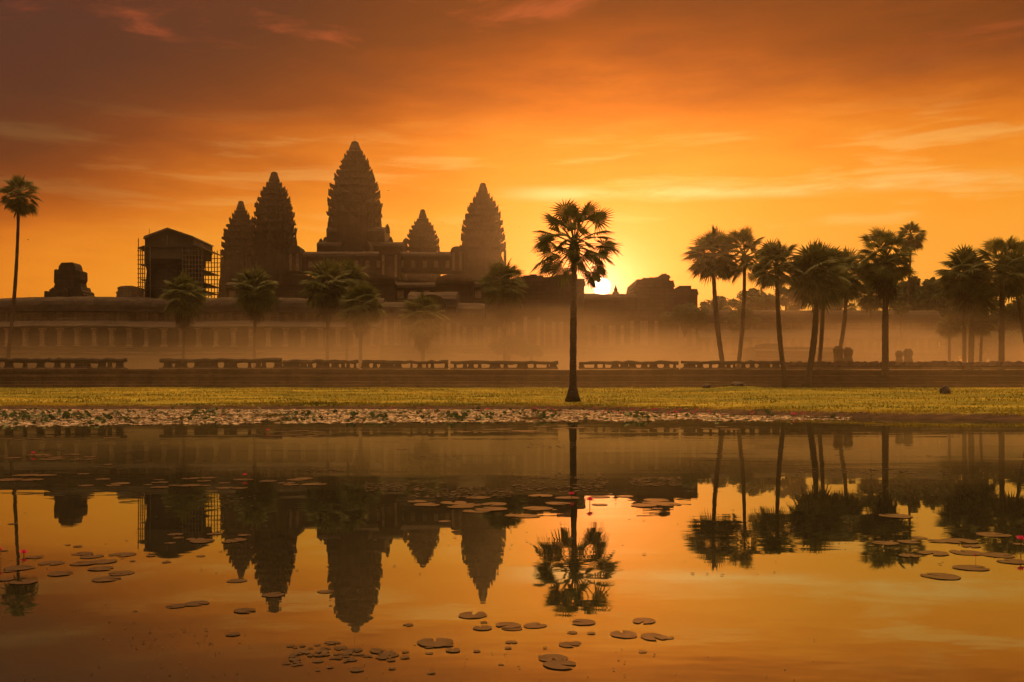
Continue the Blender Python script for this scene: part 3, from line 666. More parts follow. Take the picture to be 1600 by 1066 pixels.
# stone library podium behind the palms
lp = thing('stone_podium', 'dark square stone podium behind the palms, half lost in the mist', 'ruin', P(1262, 566, 150))
b = MB(); Y = 150; b.extrude_x([(Y, 3.4), (Y, Z(562, Y)), (Y + .6, Z(560, Y)), (Y + .6, Z(552, Y)), (Y + .3, Z(549, Y)), (Y + 1.2, Z(546, Y)), (Y + 1.2, Z(542, Y)), (Y + 9, Z(542, Y)), (Y + 9, 3.4)], X(1182, Y), X(1320, Y), 2, .06, rq); b.build('stepped_block', 'laterite', lp)
b = MB(); b.box(X(1200, Y), X(1222, Y), Y + 2, Y + 8, Z(542, Y) + .003, Z(536, Y)); b.build('broken_wall', 'stone', lp)
def bollard(px, py0, py1, Y, label, seed):
    r = random.Random(seed); c = P(px, py1, Y); h = (py1 - py0) / F * Y; w_ = h * .3
    b = MB(); b.loft([[(c.x + w_ * q * math.cos(a) * r.uniform(.85, 1.15), Y + w_ * q * math.sin(a), c.z + h * z_) for a in [2 * math.pi * k / 9 for k in range(9)]] for q, z_ in ((1.1, -.1), (1.0, .2), (.75, .42), (1.0, .6), (.95, .82), (.5, 1.0))])
    tag(b.build('guardian_statue', 'stone', smooth=False), label, 'statue', 'worn statues on the terrace')
bollard(1310, 541, 568, 136, 'worn upright stone beside the leaning palm trunk', 1)
bollard(1405, 548, 568, 138, 'worn rounded stone close right of the big palm trunk', 2)
bollard(1419, 545, 568, 138, 'taller worn stone right of the big palm trunk', 3)
bollard(1325, 543, 568, 137, 'worn upright stone between two leaning trunks', 4)

# ------------------------------------------------------------------ palms
def fan(mb, o, d, up, L_, Rf, r, nseg=20):
    """one fan leaf: petiole of length L_ then a pleated fan of radius Rf"""
    sag = Vector((0, 0, -1)) * L_ * .12
    hp = o + d * L_ + sag * 1.0
    mb.tube([o, o + d * L_ * .5 + sag * .2, hp], [.05, .035, .03], 3, False)
    u = (d + Vector((0, 0, -.25))).normalized(); s = u.cross(up)
    if s.length < .1: s = Vector((1, 0, 0))
    s.normalize(); n = s.cross(u).normalized()
    spread = R(r.uniform(120, 150)); cup = r.uniform(.10, .35); prev = None
    for k in range(nseg):
        th = -spread + 2 * spread * (k + .5) / nseg; dth = spread / nseg
        ln = Rf * (1.12 - .25 * abs(th / spread) ** 2) * r.uniform(.85, 1.08)
        def pt(rad, a, lift): return hp + (u * math.cos(a) + s * math.sin(a)) * rad - n * (cup * (rad / Rf) ** 2 * Rf * .6) + n * lift
        sd_ = .03 * Rf
        tip = pt(ln, th, 0) + Vector((0, 0, -ln * r.uniform(.03, .16)))
        mb.add([hp, pt(ln * .50, th - dth * .9, -sd_), tip, pt(ln * .50, th + dth * .9, -sd_), pt(ln * .5, th, sd_)], [(0, 1, 4), (1, 2, 4), (2, 3, 4), (3, 0, 4)])
def crown_mesh(seed, nleaf, pet, rf, low=-50, nseg=20, dens=1.0):
    r = random.Random(seed); mb = MB(); ga = 2.39996
    for i in range(nleaf):
        q = (i + .5) / nleaf; e = R(86) - (R(86) - R(low)) * q ** .8 + r.uniform(-.14, .14)
        a = i * ga + r.uniform(-.3, .3); d = Vector((math.cos(a) * math.cos(e), math.sin(a) * math.cos(e), math.sin(e)))
        up = Vector((r.uniform(-.6, .6), r.uniform(-.6, .6), 1)); k = 1.0 if q < .75 else .85
        fan(mb, Vector((0, 0, -.25 + .5 * (1 - q))), d, up, pet * k * r.uniform(.75, 1.12), rf * r.uniform(.85, 1.12), r, nseg)
    # fibrous heart of the crown
    mb.loft(lathe(0, 0, [(.16, -1.0), (.3, -.6), (.34, -.2), (.22, .2), (.08, .5)], 7))
    return mb.mesh('crown', 'frond')
CR = [crown_mesh(1, 40, 1.85, .98, -42, 22), crown_mesh(2, 54, 1.45, 1.25, -48), crown_mesh(3, 58, 1.4, 1.3, -58), crown_mesh(4, 52, 1.6, 1.15, -45), crown_mesh(5, 54, 1.3, 1.3, -70), crown_mesh(6, 30, 1.3, 1.1, -30), crown_mesh(7, 48, 1.55, 1.1, -80)]
SK = []
def skirt_mesh(seed):
    """dead brown fans hanging against the trunk"""
    r = random.Random(seed); mb = MB()
    for i in range(16):
        a = i * 2.4 + r.uniform(-.3, .3); e = R(r.uniform(-80, -45)); d = Vector((math.cos(a) * math.cos(e), math.sin(a) * math.cos(e), math.sin(e)))
        fan(mb, Vector((0, 0, -.4 - .08 * i)), d, Vector((math.cos(a), math.sin(a), .3)), r.uniform(.7, 1.1), r.uniform(.8, 1.1), r, 14)
    return mb.mesh('dead_fronds', 'debris')
SKM = skirt_mesh(5)
def palm(px, py, rpx, bx, by, Y, ci, label, tw_px=8, flare=1.5, bend=0.0, rot=0.0, skirt=False, group='sugar palms around the temple', zbase=3.6, squash=1.0):
    top = P(px, py, Y); bot = Vector((X(bx, Y), Y, (zbase if Y > TERR + 1.5 else gz(X(bx, Y), Y) if Y < TERR else 3.0)))
    th = thing('palm_tree', label, 'palm tree', bot, group)
    s = rpx / F * Y / 2.45
    r = random.Random(int(px * 7)); h = top.z - bot.z; n = 22; pts, rad = [], []
    rr = tw_px / F * Y / 2
    for i in range(n + 1):
        q = i / n; x = bot.x + (top.x - bot.x) * q + bend * math.sin(math.pi * q); pts.append((x - bot.x, 0.06 * math.sin(q * 5), h * q - (0.15 if i == 0 else 0)))
        rad.append(rr * (1.12 - .28 * q + .12 * math.exp(-((q - .45) / .2) ** 2) + (flare - 1) * math.exp(-q * h / .55)) * (1 + .05 * ((i % 2) * 2 - 1)))
    pts[-1] = (top.x - bot.x, pts[-1][1], h); b = MB(); b.tube(pts, rad, 10)
    o = bpy.data.objects.new('trunk', b.mesh('trunk', 'bark', True)); C.objects.link(o); o.parent = th
    c = bpy.data.objects.new('crown', CR[ci]); C.objects.link(c); c.parent = th; c.location = (top.x - bot.x, 0, h); c.scale = (s, s, s * squash); c.rotation_euler = (r.uniform(-.08, .08), r.uniform(-.08, .08), rot or r.uniform(0, 6))
    if skirt:
        d = bpy.data.objects.new('dead_fronds', SKM); C.objects.link(d); d.parent = th; d.location = (top.x - bot.x, 0, h); d.scale = (s, s, s); d.rotation_euler = (0, 0, r.uniform(0, 6))
    return th
GP = 'sugar palms around the temple'
palm(897, 384, 69, 895, 631, 74.5, 0, 'large solitary sugar palm on the grass bank at the water, beside the sun', 9.5, 2.9, rot=1.0)
palm(30, 304, 32, 9, 566, 150, 6, 'tall slim palm with a small round crown at the far left', 5, 1.3, bend=.4)
palm(288, 463, 37, 286, 555, 151, 1, 'hazy green palm in front of the scaffolded tower', 4, 1.2, skirt=True)
palm(399, 453, 37, 397, 555, 153, 2, 'hazy green palm under the paired left temple towers', 5, 1.2, skirt=True)
palm(513, 447, 41, 511, 556, 155, 1, 'left palm of the hazy cluster under the tallest tower', 5, 1.2, skirt=True)
palm(546, 438, 32, 541, 556, 159, 2, 'rearmost palm of the hazy cluster under the tallest tower', 4, 1.2)
palm(564, 477, 37, 563, 556, 150, 3, 'lowest, yellowest palm of the cluster under the tallest tower', 5, 1.2, skirt=True)
palm(661, 496, 38, 661, 556, 150, 1, 'lone short yellow-green palm below the smallest temple tower', 5, 1.2, skirt=True)
palm(787, 446, 39, 789, 556, 154, 3, 'hazy palm at the foot of the right corner temple tower', 5, 1.2, skirt=True)
palm(1114, 400, 43.7, 1131, 575, 135, 1, 'leftmost palm of the tall row, right of the sun', 7, 1.3, bend=-.3)
palm(1163, 402, 43.7, 1153, 575, 136, 0, 'second tall palm right of the sun, with a straight trunk', 6, 1.3, bend=.3)
palm(1214, 417, 41.4, 1228, 602, 125, 3, 'tall palm right of the straight pair, its trunk leaning right at the foot', 7, 1.4, bend=-.3)
palm(1274, 430, 51.5, 1260, 602, 125, 4, 'shaggy palm with the widest hanging crown and a leaning trunk', 9, 1.9, bend=.5)
palm(1284, 425, 44.8, 1279, 598, 131, 2, 'palm almost hidden behind the shaggy wide-crowned palm', 6, 1.3, bend=.3)
palm(1322, 430, 41.4, 1305, 575, 138, 4, 'drooping palm whose thin trunk curves left beneath the wide crowns', 6, 1.3, bend=.5)
palm(1384, 405, 48, 1383, 590, 127, 0, 'big upright palm with open radiating top fans and thick straight trunk', 9, 1.3, skirt=True, rot=2.2)
palm(1384, 420, 49.3, 1386, 590, 128.4, 5, 'low palm merged with the big upright palm, its fans making the lower tier', 6, 1.2, squash=.6)
palm(1423, 369, 24, 1409, 560, 200, 6, 'very tall thin palm poking above the big upright palm', 4, 1.2, bend=.3)
palm(1408, 482, 16, 1408, 560, 190, 5, 'tiny palm just right of the big palm trunk', 3.5, 1.2)
palm(1361, 462, 26, 1362, 560, 180, 2, 'small hazy palm left of the big palm trunk', 4, 1.2)
palm(1331, 482, 11, 1332, 545, 215, 5, 'minute distant palm in the bright gap between big palms', 2.2, 1.2)
palm(1507, 428, 41.4, 1507, 572, 140, 1, 'tall palm of the dense clump near the right edge', 6, 1.2, skirt=True)
palm(1520, 455, 44.8, 1517, 572, 141, 4, 'shaggy palm filling the lower part of the right clump', 8, 1.2)
palm(1483, 508, 20, 1484, 572, 143, 2, 'short young palm at the left foot of the right clump', 4, 1.2)
palm(1534, 508, 20, 1532, 572, 143, 3, 'short young palm at the right foot of the right clump', 4, 1.2)
palm(1566, 420, 49.3, 1565, 572, 138, 0, 'straight palm with a wide open crown nearest the right edge', 8, 1.2, rot=.5)
palm(1583, 428, 40.3, 1612, 572, 141, 2, 'palm cut by the right edge of the picture', 6, 1.2)

# ------------------------------------------------------------------ broadleaf trees and shrubs
def blob_crown(seed, n, leaf=.62):
    """leaf clumps through a lumpy volume of about unit radius 1"""
    r = random.Random(seed); mb = MB(); cl = []
    for i in range(26):
        a, e = r.uniform(0, 6.28), math.asin(r.uniform(-.55, 1)); q = r.uniform(.35, .88)
        cl.append((Vector((math.cos(a) * math.cos(e) * q, math.sin(a) * math.cos(e) * q, math.sin(e) * q * .8)), r.uniform(.16, .36)))
    for i in range(n):
        c, rad = r.choice(cl); d = Vector((r.gauss(0, 1), r.gauss(0, 1), r.gauss(0, 1))).normalized()
        p = c + d * rad * r.random() ** .4; u = Vector((r.gauss(0, 1), r.gauss(0, 1), r.gauss(0, .6))).normalized(); v = u.orthogonal().normalized()
        l = leaf * .1 * r.uniform(.6, 1.3); mb.add([p - u * l, p + v * l * .5, p + u * l, p - v * l * .5], [(0, 1, 2, 3)])
    return mb.mesh('crown', 'leaf')
BC = [blob_crown(1, 8000), blob_crown(2, 8000), blob_crown(3, 6500, .7)]
def tree(px, py, rpx, Y, ci, label, group='broadleaf trees behind the galleries', sx=1.0, zb=3.6):
    c = P(px, py, Y); R_ = rpx / F * Y; th = thing('broadleaf_tree', label, 'tree', (c.x, Y, zb), group); r = random.Random(int(px))
    b = MB(); h = c.z - zb; b.tube([(0, 0, -.2), (.1 * R_, 0, h * .4), (0, .05 * R_, h)], [R_ * .09, R_ * .06, R_ * .04], 8)
    for k in range(5):
        a = k * 1.26 + r.random(); b.tube([(.03 * R_, .02 * R_, h * (.55 + .05 * k)), (math.cos(a) * R_ * .35, math.sin(a) * R_ * .35, h + R_ * .1), (math.cos(a) * R_ * .62, math.sin(a) * R_ * .62, h + R_ * .32)], [R_ * .035, R_ * .022, R_ * .01], 5)
    o = bpy.data.objects.new('trunk', b.mesh('trunk', 'bark')); C.objects.link(o); o.parent = th
    o = bpy.data.objects.new('crown', BC[ci]); C.objects.link(o); o.parent = th; o.location = (0, 0, h); o.scale = (R_ * sx, R_, R_); o.rotation_euler = (0, 0, r.uniform(0, 6))
tree(1443, 478, 58, 212, 0, 'round hazy tree rising between the big palm and the right clump')
tree(1592, 512, 62, 205, 1, 'dark green tree mass behind the palm at the right edge')
tree(1545, 535, 48, 208, 2, 'low dark tree behind the foot of the right-edge palm')
tree(1175, 478, 36, 250, 1, 'pale distant tree seen between the first two tall palms', sx=1.3)
tree(1118, 488, 30, 260, 2, 'pale distant tree right beside the roofless block pavilion')
tree(1228, 472, 32, 235, 0, 'hazy dense tree behind the third tall palm', sx=1.3)
tree(1300, 492, 30, 255, 2, 'low pale tree behind the shaggy wide-crowned palm', sx=1.6)
tree(1640, 500, 70, 240, 0, 'tree continuing out of frame at the right')
tree(1690, 520, 70, 215, 1, 'tree outside the frame to the right')
tree(1505, 545, 40, 200, 2, 'low tree whose leaves reach the ground behind the right clump', sx=1.3)
tree(1560, 548, 40, 198, 0, 'low tree between the right clump and the right-edge palm', sx=1.3)
tree(1615, 550, 42, 200, 1, 'low tree beyond the palm at the right edge', sx=1.3)
tree(1490, 512, 44, 222, 1, 'hazy tree behind the short young palms of the right clump')
def shrub(px, py, rpx, Y, ci, label):
    c = P(px, py, Y); R_ = rpx / F * Y; zb = c.z - R_ * .9; th = thing('shrub', label, 'shrub', (c.x, Y, zb), 'shrubs in the temple court')
    b = MB()
    for k in range(4):
        a = k * 1.6; b.tube([(0, 0, -.1), (math.cos(a) * R_ * .3, math.sin(a) * R_ * .3, R_ * .9)], [R_ * .06, R_ * .03], 5)
    o = bpy.data.objects.new('stem', b.mesh('stem', 'bark')); C.objects.link(o); o.parent = th
    o = bpy.data.objects.new('foliage', BC[ci]); C.objects.link(o); o.parent = th; o.location = (0, 0, R_ * .9 + (zb - th.location.z)); o.scale = (R_ * 1.3, R_, R_)
shrub(795, 543, 24, 155, 0, 'rounded yellow-green shrub left of the foreground palm')
shrub(830, 551, 15, 152, 1, 'small shrub between the rounded shrub and the foreground palm')
shrub(1160, 503, 26, 160, 2, 'hazy round shrub-like tree between the first two palm trunks')
shrub(1070, 498, 30, 165, 0, 'hazy bush glowing in front of the roofless block pavilion')

# rocks on the grass
def rock(px, py, w, h, Y, label, seed):
    r = random.Random(seed); bm = bmesh.new(); bmesh.ops.create_icosphere(bm, subdivisions=3, radius=1)
    for v in bm.verts:
        d = 1 + .28 * noise.noise(v.co * 1.3 + Vector((seed, 0, 0))) + .1 * noise.noise(v.co * 3.5)
        v.co = Vector((v.co.x * d * w / 2, v.co.y * d * w / 2, max(-.3, v.co.z * d) * h))
    me = bpy.data.meshes.new('rock'); bm.to_mesh(me); bm.free(); me.materials.append(M['rock'])
    x = X(px, Y); o = bpy.data.objects.new('rock', me); C.objects.link(o); o.location = (x, Y, gz(x, Y) + .08); tag(o, label, 'rock', 'rocks on the grass bank')
rock(1477, 616, .95, .7, 92, 'single dark rock lying alone on open grass at the right', 3)
rock(1104, 609, .9, .4, 108, 'small dark stone on the grass below the leftmost tall palm', 4)
rock(1153, 606, 1.5, .34, 104, 'mossy stump-like stone on the grass mound', 6)

# ------------------------------------------------------------------ lily pads
def pad_mesh(seed, mat='pad'):
    r = random.Random(seed); n = 30; vs = [(0, 0, .006)]; nt_ = R(r.uniform(8, 16)); ph = r.uniform(0, 6)
    for q, z in ((.6, .006), (1.0, .008)):
        for k in range(n + 1):
            a = nt_ + (2 * math.pi - 2 * nt_) * k / n
            rr = q * (1 + .035 * math.sin(3 * a + ph) + .02 * math.sin(7 * a + ph * 2) + r.uniform(-.012, .012)) * (1 - (.06 if k in (0, n) else 0))
            vs.append((rr * math.cos(a), rr * math.sin(a), z + (.012 * math.sin(4 * a + ph) + r.uniform(0, .02) if q == 1 else 0)))
    m = n + 1; fs = [(0, 1 + k, 2 + k) for k in range(n)] + [(1 + k, 1 + m + k, 2 + m + k, 2 + k) for k in range(n)]
    fs = fs
    b = MB(); b.add(vs, fs); return b.mesh('lily_pad', mat, True)
PADS = [pad_mesh(i) for i in range(6)]
rp = random.Random(44)
def pads(group, label, lst):
    for (px, py, wpx) in lst:
        Y = WY(py); o = bpy.data.objects.new('lily_pad', rp.choice(PADS)); C.objects.link(o)
        s = wpx / F * Y / 2; o.location = (X(px, Y), Y, .003 + rp.random() * .003); o.scale = (s, s * rp.uniform(.85, 1.1), min(.3, s * .5)); o.rotation_euler = (0, 0, rp.uniform(0, 6.28))
        tag(o, label, 'lily pad', group)
pads('pads at the left edge', 'round lily pad afloat around the reflection of the small-crowned palm', [(30, 888, 45), (15, 893, 20), (5, 861, 15), (37, 910, 43), (8, 906, 28), (55, 871, 28), (20, 819, 15)])
pads('scattered pads lower left', 'dark lily pad in the loose group between the palm and scaffold reflections', [(129, 865.5, 32), (143, 870, 38), (192, 867, 39), (81, 880.5, 38), (130, 881, 40), (162, 878, 41), (158, 889, 38), (94, 897, 38), (189, 896, 39), (166, 905.5, 44), (106, 852, 10), (122, 854, 15), (207, 877, 10)])
pads('pads on the scaffold reflection', 'pale lily pad floating on the reflection of the scaffolded tower', [(274, 835.5, 24), (279, 841, 18), (266, 849, 18), (316, 846, 38), (305, 843, 25), (334, 835, 21), (236, 869, 16), (260, 879, 15), (314, 869.5, 15)])
pads('pads on the paired tower reflections', 'lily pad floating on the reflections of the two left temple towers', [(370, 844, 30), (382, 837, 22), (360, 847, 24), (370, 908, 32), (427, 930, 36)])
pads('pads lower left of the centre', 'lone dark lily pad in open golden water below the left reflections', [(275, 947.5, 32), (307, 943.5, 37), (382, 955, 36), (364, 992, 22), (211, 955, 8), (509, 925, 26)])
pads('pads below the right tower reflection', 'dark lily pad in the group below the right corner tower reflection', [(738, 962, 45), (752, 958, 14), (638, 977, 17), (756, 973, 12), (754, 982, 30), (794, 978, 38), (800, 982, 32), (836, 978, 38), (680, 1005, 55), (708, 1017, 25), (799, 1004, 18), (745, 1018, 13), (794, 1013, 12)])
pads('pads below the palm reflection', 'dark lily pad in bright water below the solitary palm reflection', [(911, 973, 38), (1006, 971, 40), (894, 989, 17), (924, 990, 14), (975, 992, 48), (1021, 996, 46), (1044, 997, 18), (889, 1008, 32), (901, 1005, 14), (864, 1029, 45), (850, 1027, 20), (875, 1040, 52), (1004, 1019, 14), (674, 1052, 13), (783, 1039, 9), (852, 1013, 8)])
pads('pads under the sun', 'glowing lily pad beside the solitary palm trunk reflection', [(845, 775, 36), (887, 778, 41), (872, 787, 42), (840, 795, 48), (822, 807, 45), (805, 806, 30), (937, 777, 33), (937, 789, 28), (977, 776, 25)])
pads('pads right of the palm trunk reflection', 'glowing lily pad on the reflection of the block pavilion', [(1026, 782, 41), (1005, 790, 40), (1027, 795, 18), (1040, 788, 50), (1018, 786, 30)])
pads('pads close below the lily mat, centre right', 'pale lily pad just off the lily mat below the foreground palm', [(848, 667, 28), (820, 674, 45), (875, 670, 25), (900, 669, 33), (992, 672, 18), (1007, 672, 18), (1030, 670, 18), (1054, 670, 15), (1142, 671, 32), (1105, 670, 20), (1128, 667, 22)])
pads('pads close below the lily mat, centre left', 'pale lily pad in the cluster just off the mat, left of centre', [(415, 674, 20), (440, 675, 26), (465, 674, 35), (495, 675, 30), (505, 680, 25), (405, 680, 20), (435, 681, 30), (458, 680, 30), (480, 682, 35), (570, 675, 20), (627, 702, 18)])
pads('pads just below the mat, right of the cluster', 'pale lily pad in the thin line just off the mat under the right corner tower', [(725, 675, 25), (760, 672, 30), (785, 671, 30)])
pads('pads in dark water left of centre', 'pale lily pad in the cluster on dark water, left of centre', [(419, 752, 28), (464, 750, 32), (475, 748, 28), (448, 755, 25), (454, 758, 27), (491, 757, 41), (380, 750, 32), (351, 763, 27), (375, 763, 27), (350, 755, 20)])
pads('big pads in dark centre water', 'large pale lily pad in the cluster on dark water in the middle', [(652, 784, 32), (667, 789, 40), (709, 786, 45), (720, 792, 42), (735, 789, 36), (747, 778, 40), (772, 788, 45), (745, 799, 42), (767, 796, 48), (695, 815, 20)])
pads('pads by the far left shore', 'thin pale lily pad just off the mat at the far left', [(30, 680, 20), (10, 686, 20), (31, 687, 20), (55, 686, 20), (75, 683, 18), (73, 687, 18), (175, 684, 25), (95, 682, 14)])
pads('bright pads in dark water far left', 'bright lily pad in the tight cluster on dark water at the far left', [(5, 713, 15), (19, 716, 30), (60, 711, 35), (70, 713, 25), (89, 715, 30), (112, 711, 27), (140, 714, 20), (82, 718, 38), (120, 718, 22), (140, 718, 20), (169, 726, 14)])
pads('pads above the ruined tower reflection', 'pale lily pad in dark water above the squat tower reflection', [(15, 750, 40), (50, 750, 35), (40, 743, 40), (70, 743, 34), (130, 741, 18), (161, 749, 22), (135, 759, 24), (189, 756, 30), (177, 759, 22)])
pads('pads above the scaffold reflection', 'pale lily pad in the dark strip above the scaffold reflection', [(249, 750, 18), (250, 754, 27), (232, 758, 15), (250, 762, 30), (299, 748, 27), (326, 747, 25), (319, 752, 22), (272, 759, 20), (297, 759, 37), (320, 759, 20)])
pads('pads at the right edge', 'broad lily pad in the chain beside the pink flower at the right edge', [(1552, 836, 52), (1498, 846, 53), (1467, 846, 37), (1420, 847, 34), (1436, 841, 25), (1383, 849, 42), (1518, 854, 31), (1459, 865, 48), (1510, 864, 53), (1560, 868, 48), (1583, 878, 45), (1594, 851, 20)])
pads('lone pads lower right', 'large notched lily pad floating by itself at the lower right', [(1517.5, 888, 55), (1470, 901, 61)])
pads('pads on the big palm reflection', 'lily pad lying on the reflection of the big upright palm', [(1400, 807, 53), (1420, 869, 34)])
pads('pads by the right bank', 'thin pale lily pad close to the muddy right bank', [(1380, 660, 34), (1375, 665, 25), (1290, 661, 24), (1450, 712, 12)])

# the dense mat of leaves along the far bank
FRONT = [(-300, 40), (0, 40.8), (400, 44.3), (800, 46.0), (1200, 47.6), (1330, 49.5), (1345, 60)]
def front(px):
    for (a, ya), (b_, yb) in zip(FRONT, FRONT[1:]):
        if px <= b_: return ya + (yb - ya) * (px - a) / (b_ - a)
    return 99
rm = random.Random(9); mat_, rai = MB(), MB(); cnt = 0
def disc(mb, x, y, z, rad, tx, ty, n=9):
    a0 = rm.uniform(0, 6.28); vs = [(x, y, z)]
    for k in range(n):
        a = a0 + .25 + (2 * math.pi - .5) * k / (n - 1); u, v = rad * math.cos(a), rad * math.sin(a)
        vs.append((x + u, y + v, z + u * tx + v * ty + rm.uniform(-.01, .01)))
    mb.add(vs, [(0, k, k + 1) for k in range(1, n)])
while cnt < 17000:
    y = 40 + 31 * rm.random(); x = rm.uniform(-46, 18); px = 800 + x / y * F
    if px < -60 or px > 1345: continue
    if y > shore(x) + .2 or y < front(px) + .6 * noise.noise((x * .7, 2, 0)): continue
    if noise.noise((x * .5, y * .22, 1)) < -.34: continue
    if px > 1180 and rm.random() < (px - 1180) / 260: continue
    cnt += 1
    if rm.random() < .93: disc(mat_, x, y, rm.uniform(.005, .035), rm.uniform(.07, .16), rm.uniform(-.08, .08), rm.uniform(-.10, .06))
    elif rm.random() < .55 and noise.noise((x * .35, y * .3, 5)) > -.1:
        h = rm.uniform(.04, .15); disc(rai, x, y, h, rm.uniform(.07, .15), rm.uniform(-.7, .7), rm.uniform(-.9, .5)); rai.tube([(x, y, -.02), (x, y, h)], [.008, .008], 3, False)
for (px, py, n) in ((20, 655, 16), (55, 657, 18), (85, 655, 12), (322, 648, 10), (210, 646, 6), (580, 655, 12), (700, 655, 12), (480, 650, 8), (120, 655, 10), (180, 655, 10), (720, 650, 8), (860, 655, 10), (1000, 655, 10), (1190, 650, 8)):
    Y = WY(py)
    for k in range(n):
        x, y = X(px, Y) + rm.gauss(0, .5), Y + rm.gauss(0, .8); h = rm.uniform(.08, .30)
        disc(rai, x, y, h, rm.uniform(.10, .20), rm.uniform(-.8, .8), rm.uniform(-1, .5)); rai.tube([(x, y, -.02), (x, y, h)], [.01, .01], 3, False)
tag(mat_.build('lily_mat', 'matleaf'), 'dense mat of lily leaves, pale with sky glow, along the far bank', kind='stuff')
tag(rai.build('raised_leaves', 'lotusleaf'), 'darker lily leaves standing up out of the mat', kind='stuff')

# floating bits
fl = MB(); rf = random.Random(77)
def bits(px0, px1, py0, py1, n, s0, s1):
    for i in range(n):
        px, py = rf.uniform(px0, px1), rf.uniform(py0, py1); Y = WY(py); x = X(px, Y); s = rf.uniform(s0, s1); a = rf.uniform(0, 3); k = rf.randint(4, 6)
        fl.add([(x + s * math.cos(a + 6.283 * j / k) * rf.uniform(.5, 1), Y + s * math.sin(a + 6.283 * j / k) * rf.uniform(.5, 1), .006 + rf.uniform(0, .004)) for j in range(k)], [tuple(range(k))])
bits(0, 420, 940, 1062, 90, .004, .014); bits(200, 330, 980, 1015, 40, .005, .016); bits(420, 1300, 1000, 1062, 50, .004, .013)
bits(570, 665, 755, 768, 110, .03, .06); bits(645, 800, 763, 778, 170, .03, .065); bits(800, 950, 738, 772, 200, .03, .07); bits(985, 1065, 746, 760, 130, .03, .07)
bits(650, 720, 712, 718, 40, .04, .08); bits(480, 540, 733, 738, 30, .04, .07); bits(1240, 1480, 732, 742, 60, .04, .08); bits(60, 100, 701, 704, 30, .05, .09); bits(180, 235, 705, 708, 25, .05, .09)
bits(1350, 1480, 752, 775, 40, .02, .05); bits(340, 400, 775, 800, 30, .015, .04); bits(820, 900, 690, 700, 40, .05, .09); bits(0, 1600, 690, 900, 160, .01, .03)
tag(fl.build('floating_debris', 'debris'), 'small leaf scraps and duckweed floating on the pond', kind='stuff')
lsc = [(rf.gauss(560, 55), 1024 + rf.gauss(0, 9), rf.uniform(8, 24)) for i in range(46)] + [(rf.uniform(440, 520), rf.uniform(1005, 1050), rf.uniform(8, 20)) for i in range(18)]
pads('small dark leaves at the bottom', 'small dark leaf in the tangled drift under the tallest tower reflection', lsc)

# ------------------------------------------------------------------ water lilies
def flower_meshes(seed):
    r = random.Random(seed); b = MB()
    for ring_, (n, e, l) in enumerate(((8, 18, 1.0), (8, 42, .92), (6, 66, .8))):
        for k in range(n):
            a = 2 * math.pi * (k + .5 * ring_) / n + r.uniform(-.1, .1); ee = R(e + r.uniform(-6, 6)); d = Vector((math.cos(a) * math.cos(ee), math.sin(a) * math.cos(ee), math.sin(ee))); s = Vector((-math.sin(a), math.cos(a), 0)); up = s.cross(d) * -1
            b.add([Vector((0, 0, 0)), d * l * .5 + s * .15 - up * .05, d * l, d * l * .5 - s * .15 - up * .05, d * l * .5 + up * .03], [(0, 1, 4), (1, 2, 4), (2, 3, 4), (3, 0, 4)])
    return b.mesh('bloom', 'petal')
BL = [flower_meshes(1), flower_meshes(2)]
sm = MB(); sm.tube([(0, 0, -.3), (.02, .01, .5), (0, 0, 1.0)], [.05, .045, .05], 6); STM = sm.mesh('stem', 'stem', True)
budm = MB(); budm.loft(lathe(0, 0, [(.05, -.1), (.32, .25), (.36, .6), (.2, 1.0), (.03, 1.3)], 8)); BUD = budm.mesh('bud', 'petal', True)
def flower(px, py_w, h_px, w_px, label, group='pink water lilies', me=None):
    Y = WY(py_w); k = Y / F; loc = Vector((X(px, Y), Y, 0)); th = thing('water_lily', label, 'flower', loc, group)
    h = h_px * k; w_ = w_px * k / 2
    o = bpy.data.objects.new('stem', STM); C.objects.link(o); o.parent = th; o.scale = (w_ * 1.6, w_ * 1.6, h)
    o = bpy.data.objects.new('bud' if me is BUD else 'bloom', me or rp.choice(BL)); C.objects.link(o); o.parent = th; o.location = (0, 0, h - w_ * .1); o.scale = (w_,) * 3; o.rotation_euler = (rp.uniform(-.2, .2), rp.uniform(-.2, .2), rp.uniform(0, 6))
flower(37, 868.5, 5, 17, 'open pink water lily close to the small-crowned palm reflection')
flower(1, 877, 17, 9, 'closed pink water lily bud at the left edge', me=BUD)
flower(921.5, 791, 10, 17, 'pink water lily standing in bright water right of the palm trunk reflection')
flower(893, 779, 7, 13, 'pink water lily against the palm trunk reflection')
flower(383, 748, 6, 9, 'small pink water lily among pads left of the centre')
flower(52, 712, 4, 9, 'small pink water lily in the bright pad cluster far left')
flower(1595, 864, 22, 19, 'tall-stemmed pink water lily at the right edge')
flower(1524.5, 876, 7, 7, 'dark closed bud above the lone pad at the lower right', me=BUD)
flower(418, 676, 4, 7, 'small pink water lily in the pad cluster just off the mat')
rl = random.Random(31)
spots = [(rl.gauss(c, s), rl.uniform(641, 652)) for c, s, n in ((830, 20, 6), (862, 15, 6), (945, 22, 10), (990, 18, 9), (1045, 16, 8), (1062, 20, 8), (1105, 18, 9), (1180, 14, 9), (1195, 10, 6)) for _ in range(n)]
for px, py in spots: flower(px, py, rl.uniform(3, 7), rl.uniform(3.5, 6), 'tiny pink water lily at the back of the mat below the sun', 'tiny pink lilies below the sun')
for px, py in [(rl.gauss(1245, 8), rl.uniform(648, 654)) for _ in range(9)]: flower(px, py, rl.uniform(3, 6), rl.uniform(3.5, 6), 'tiny pink water lily in the tight bunch at the right end of the mat', 'tiny pink lilies at the right end of the mat')
